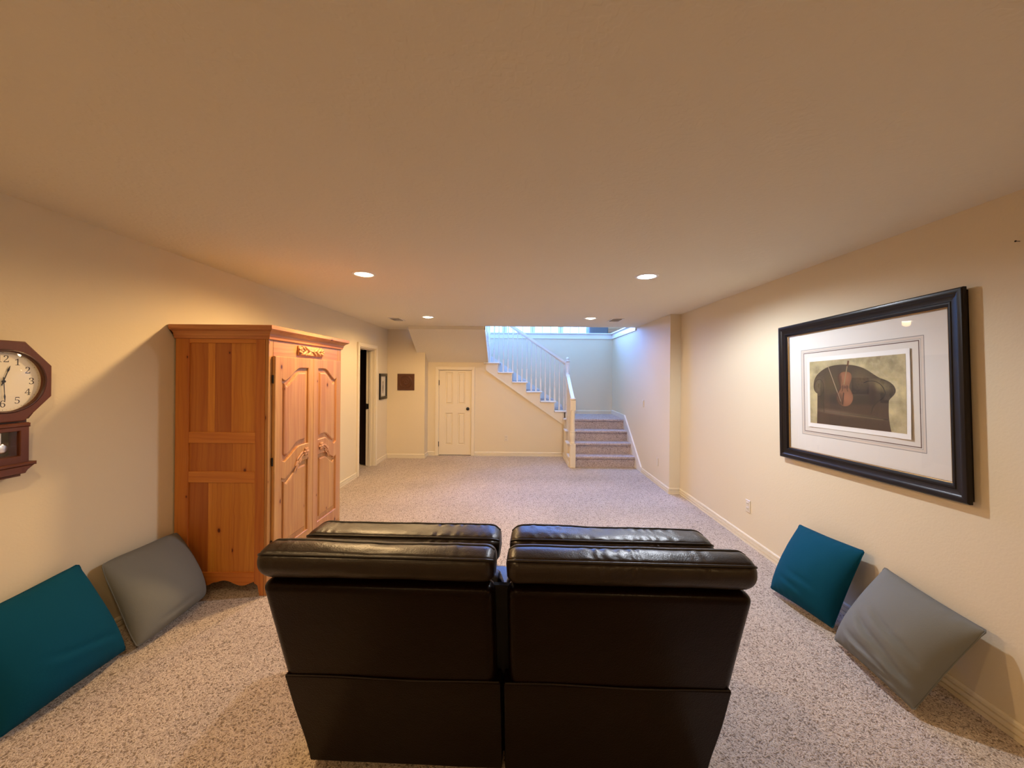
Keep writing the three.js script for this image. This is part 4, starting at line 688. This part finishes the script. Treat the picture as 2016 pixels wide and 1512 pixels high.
// ------------------------------------------------------------------ the wall clock
{
  const t = thing('wall_clock', 'octagonal wooden pendulum clock with cream dial and black numerals', 'clock', [XL, 1.545, -1.778]); t.rotation.y = Math.PI / 2;     // local x towards the camera's left, z out of the wall
  const wood = std({ color: rgb(0.115, 0.030, 0.012), roughness: 0.38, bumpMap: woodBump, bumpScale: 0.0002 });
  const oct = (hw, hh, a, b) => [[-hw, -b], [-a, -hh], [a, -hh], [hw, -b], [hw, b], [a, hh], [-a, hh], [-hw, b]];
  const circ = (r, n = 48) => Array.from({ length: n }, (_, k) => [r * Math.cos(-k / n * 6.28319), r * Math.sin(-k / n * 6.28319)]);
  mesh('case_rim', [extrude(oct(0.156, 0.176, 0.062, 0.070), 0.05).translate(0, 0, 0), extrude(oct(0.173, 0.192, 0.068, 0.077), 0.022, 0.006, [circ(0.143)], 2).translate(0, 0, 0.045)], wood, t);
  mesh('bezel', new THREE.TorusGeometry(0.145, 0.006, 10, 64).translate(0, 0, 0.072), std({ color: rgb(0.06, 0.018, 0.008), roughness: 0.3 }), t);
  const dial = canvasTex(1024, 1024, (c, w) => {
    c.fillStyle = '#f4eedd'; c.fillRect(0, 0, w, w); c.translate(w / 2, w / 2); c.fillStyle = '#2a241c'; c.textAlign = 'center'; c.textBaseline = 'middle'; c.font = '152px serif';
    for (let k = 1; k <= 12; k++) { const a = k / 12 * 6.28319; c.fillText(String(k), Math.sin(a) * w * 0.362, -Math.cos(a) * w * 0.362); }
    for (let k = 0; k < 60; k++) { const a = k / 60 * 6.28319, r = w * 0.46; c.beginPath(); c.arc(Math.sin(a) * r, -Math.cos(a) * r, k % 5 ? 2.5 : 5, 0, 7); c.fill(); }
  });
  mesh('dial', new THREE.CircleGeometry(0.146, 64).translate(0, 0, 0.053), printed(dial, 0.5), t);
  const hand = (ang, L, w) => { const g = extrude([[-w, -0.02], [w, -0.02], [w * 0.6, L * 0.6], [w * 1.8, L * 0.72], [0, L], [-w * 1.8, L * 0.72], [-w * 0.6, L * 0.6]], 0.001); g.rotateZ(-ang); return g; };
  mesh('hour_hand', hand(Math.PI / 6 * 0.5 + 0.05, 0.078, 0.0022).translate(0, 0, 0.056), M.black, t);
  mesh('minute_hand', hand(Math.PI * 0.985, 0.098, 0.0018).translate(0, 0, 0.058), M.black, t);
  mesh('hub', turned(new THREE.CylinderGeometry(0.006, 0.006, 0.006, 16), Math.PI / 2, 0, 0, [0, 0, 0.058]), M.black, t);
  mesh('dial_glass', new THREE.SphereGeometry(0.5, 48, 8, 0, 6.28319, 0, 0.293).rotateX(Math.PI / 2).translate(0, 0, -0.408), M.glass, t);
  const Yb = 0; // lower case
  mesh('neck', [extrude([[-0.094, -0.184], [-0.112, -0.158], [0.112, -0.158], [0.094, -0.184]], 0.055), box(-0.090, 0.090, -0.205, -0.180, 0, 0.050)], std({ color: rgb(0.045, 0.012, 0.006), roughness: 0.4 }), t);
  mesh('pendulum_case', [
    extrude([[-0.088, -0.395], [0.088, -0.395], [0.088, -0.20], [-0.088, -0.20]], 0.062, 0.003, [[[-0.053, -0.358], [-0.053, -0.240], [0.053, -0.240], [0.053, -0.358]]]).translate(0, 0, 0.004),
    box(-0.087, 0.087, -0.394, -0.201, 0, 0.006), chamferBox(-0.092, 0.092, -0.222, -0.203, 0, 0.074, 0.006)], wood, t);
  mesh('case_foot', [chamferBox(-0.105, 0.105, -0.408, -0.392, 0, 0.088, 0.005), extrude([[-0.100, -0.408], [-0.074, -0.430], [-0.066, -0.444], [0.066, -0.444], [0.074, -0.430], [0.100, -0.408]], 0.076, 0.004).translate(0, 0, 0.002), chamferBox(-0.064, 0.064, -0.458, -0.444, 0, 0.062, 0.005)], wood, t);
  mesh('case_lining', box(-0.053, 0.053, -0.358, -0.240, 0.006, 0.012), std({ color: rgb(0.16, 0.12, 0.07), roughness: 0.7 }), t);
  mesh('pendulum_bob', [turned(lathe([[0, 0.006], [0.016, 0.005], [0.023, 0.001], [0.0235, -0.001], [0.0, -0.004]]), Math.PI / 2, 0, 0, [0.012, -0.318, 0.035]), box(0.0075, 0.0105, -0.3, -0.236, 0.030, 0.033)], M.silver, t);
  mesh('case_glass', plane(0.11, 0.122, 0.059).translate(0, -0.299, 0), M.glass, t);
}

// ------------------------------------------------------------------ things upstairs, glimpsed over the ledge
{
  const t = thing('ottoman', 'gray tufted ottoman on the upper floor behind the stair ledge', 'ottoman', [1.97, 2.44, -9.35]);
  mesh('cushion', rbox(0.46, 0.32, 0.5, 0.06, 12, 8, 12).translate(0, 0.24, 0), std({ color: rgb(0.16, 0.15, 0.145), roughness: 0.9 }), t);
  for (const x of [-0.18, 0.18]) for (const z of [-0.18, 0.18]) mesh('leg', turned(new THREE.CylinderGeometry(0.02, 0.015, 0.1, 10), 0, 0, 0, [x, 0.05, z]), M.dark, t);
}
{
  const t = thing('sideboard', 'pale wooden sideboard with slatted front on the upper floor', 'sideboard', [2.84, 2.44, -9.85]);
  const w = pineTone(2, 1.0, 0.95, 0.8);
  mesh('carcass', boxUV(box(-0.6, 0.6, 0.06, 0.85, -0.2, 0.19), [0, 0], true), w, t);
  for (let k = 0; k < 9; k++) mesh('slat', boxUV(chamferBox(-0.58, 0.58, 0.09 + k * 0.083, 0.16 + k * 0.083, 0.19, 0.205, 0.004), [k * 0.3, 0.2], true), w, t);
  mesh('top_board', boxUV(chamferBox(-0.63, 0.63, 0.85, 0.88, -0.22, 0.22, 0.006), [0, 0], true), w, t);
  mesh('plinth', box(-0.57, 0.57, 0, 0.06, -0.18, 0.16), M.dark, t);
}

renderer.render(scene, camera);
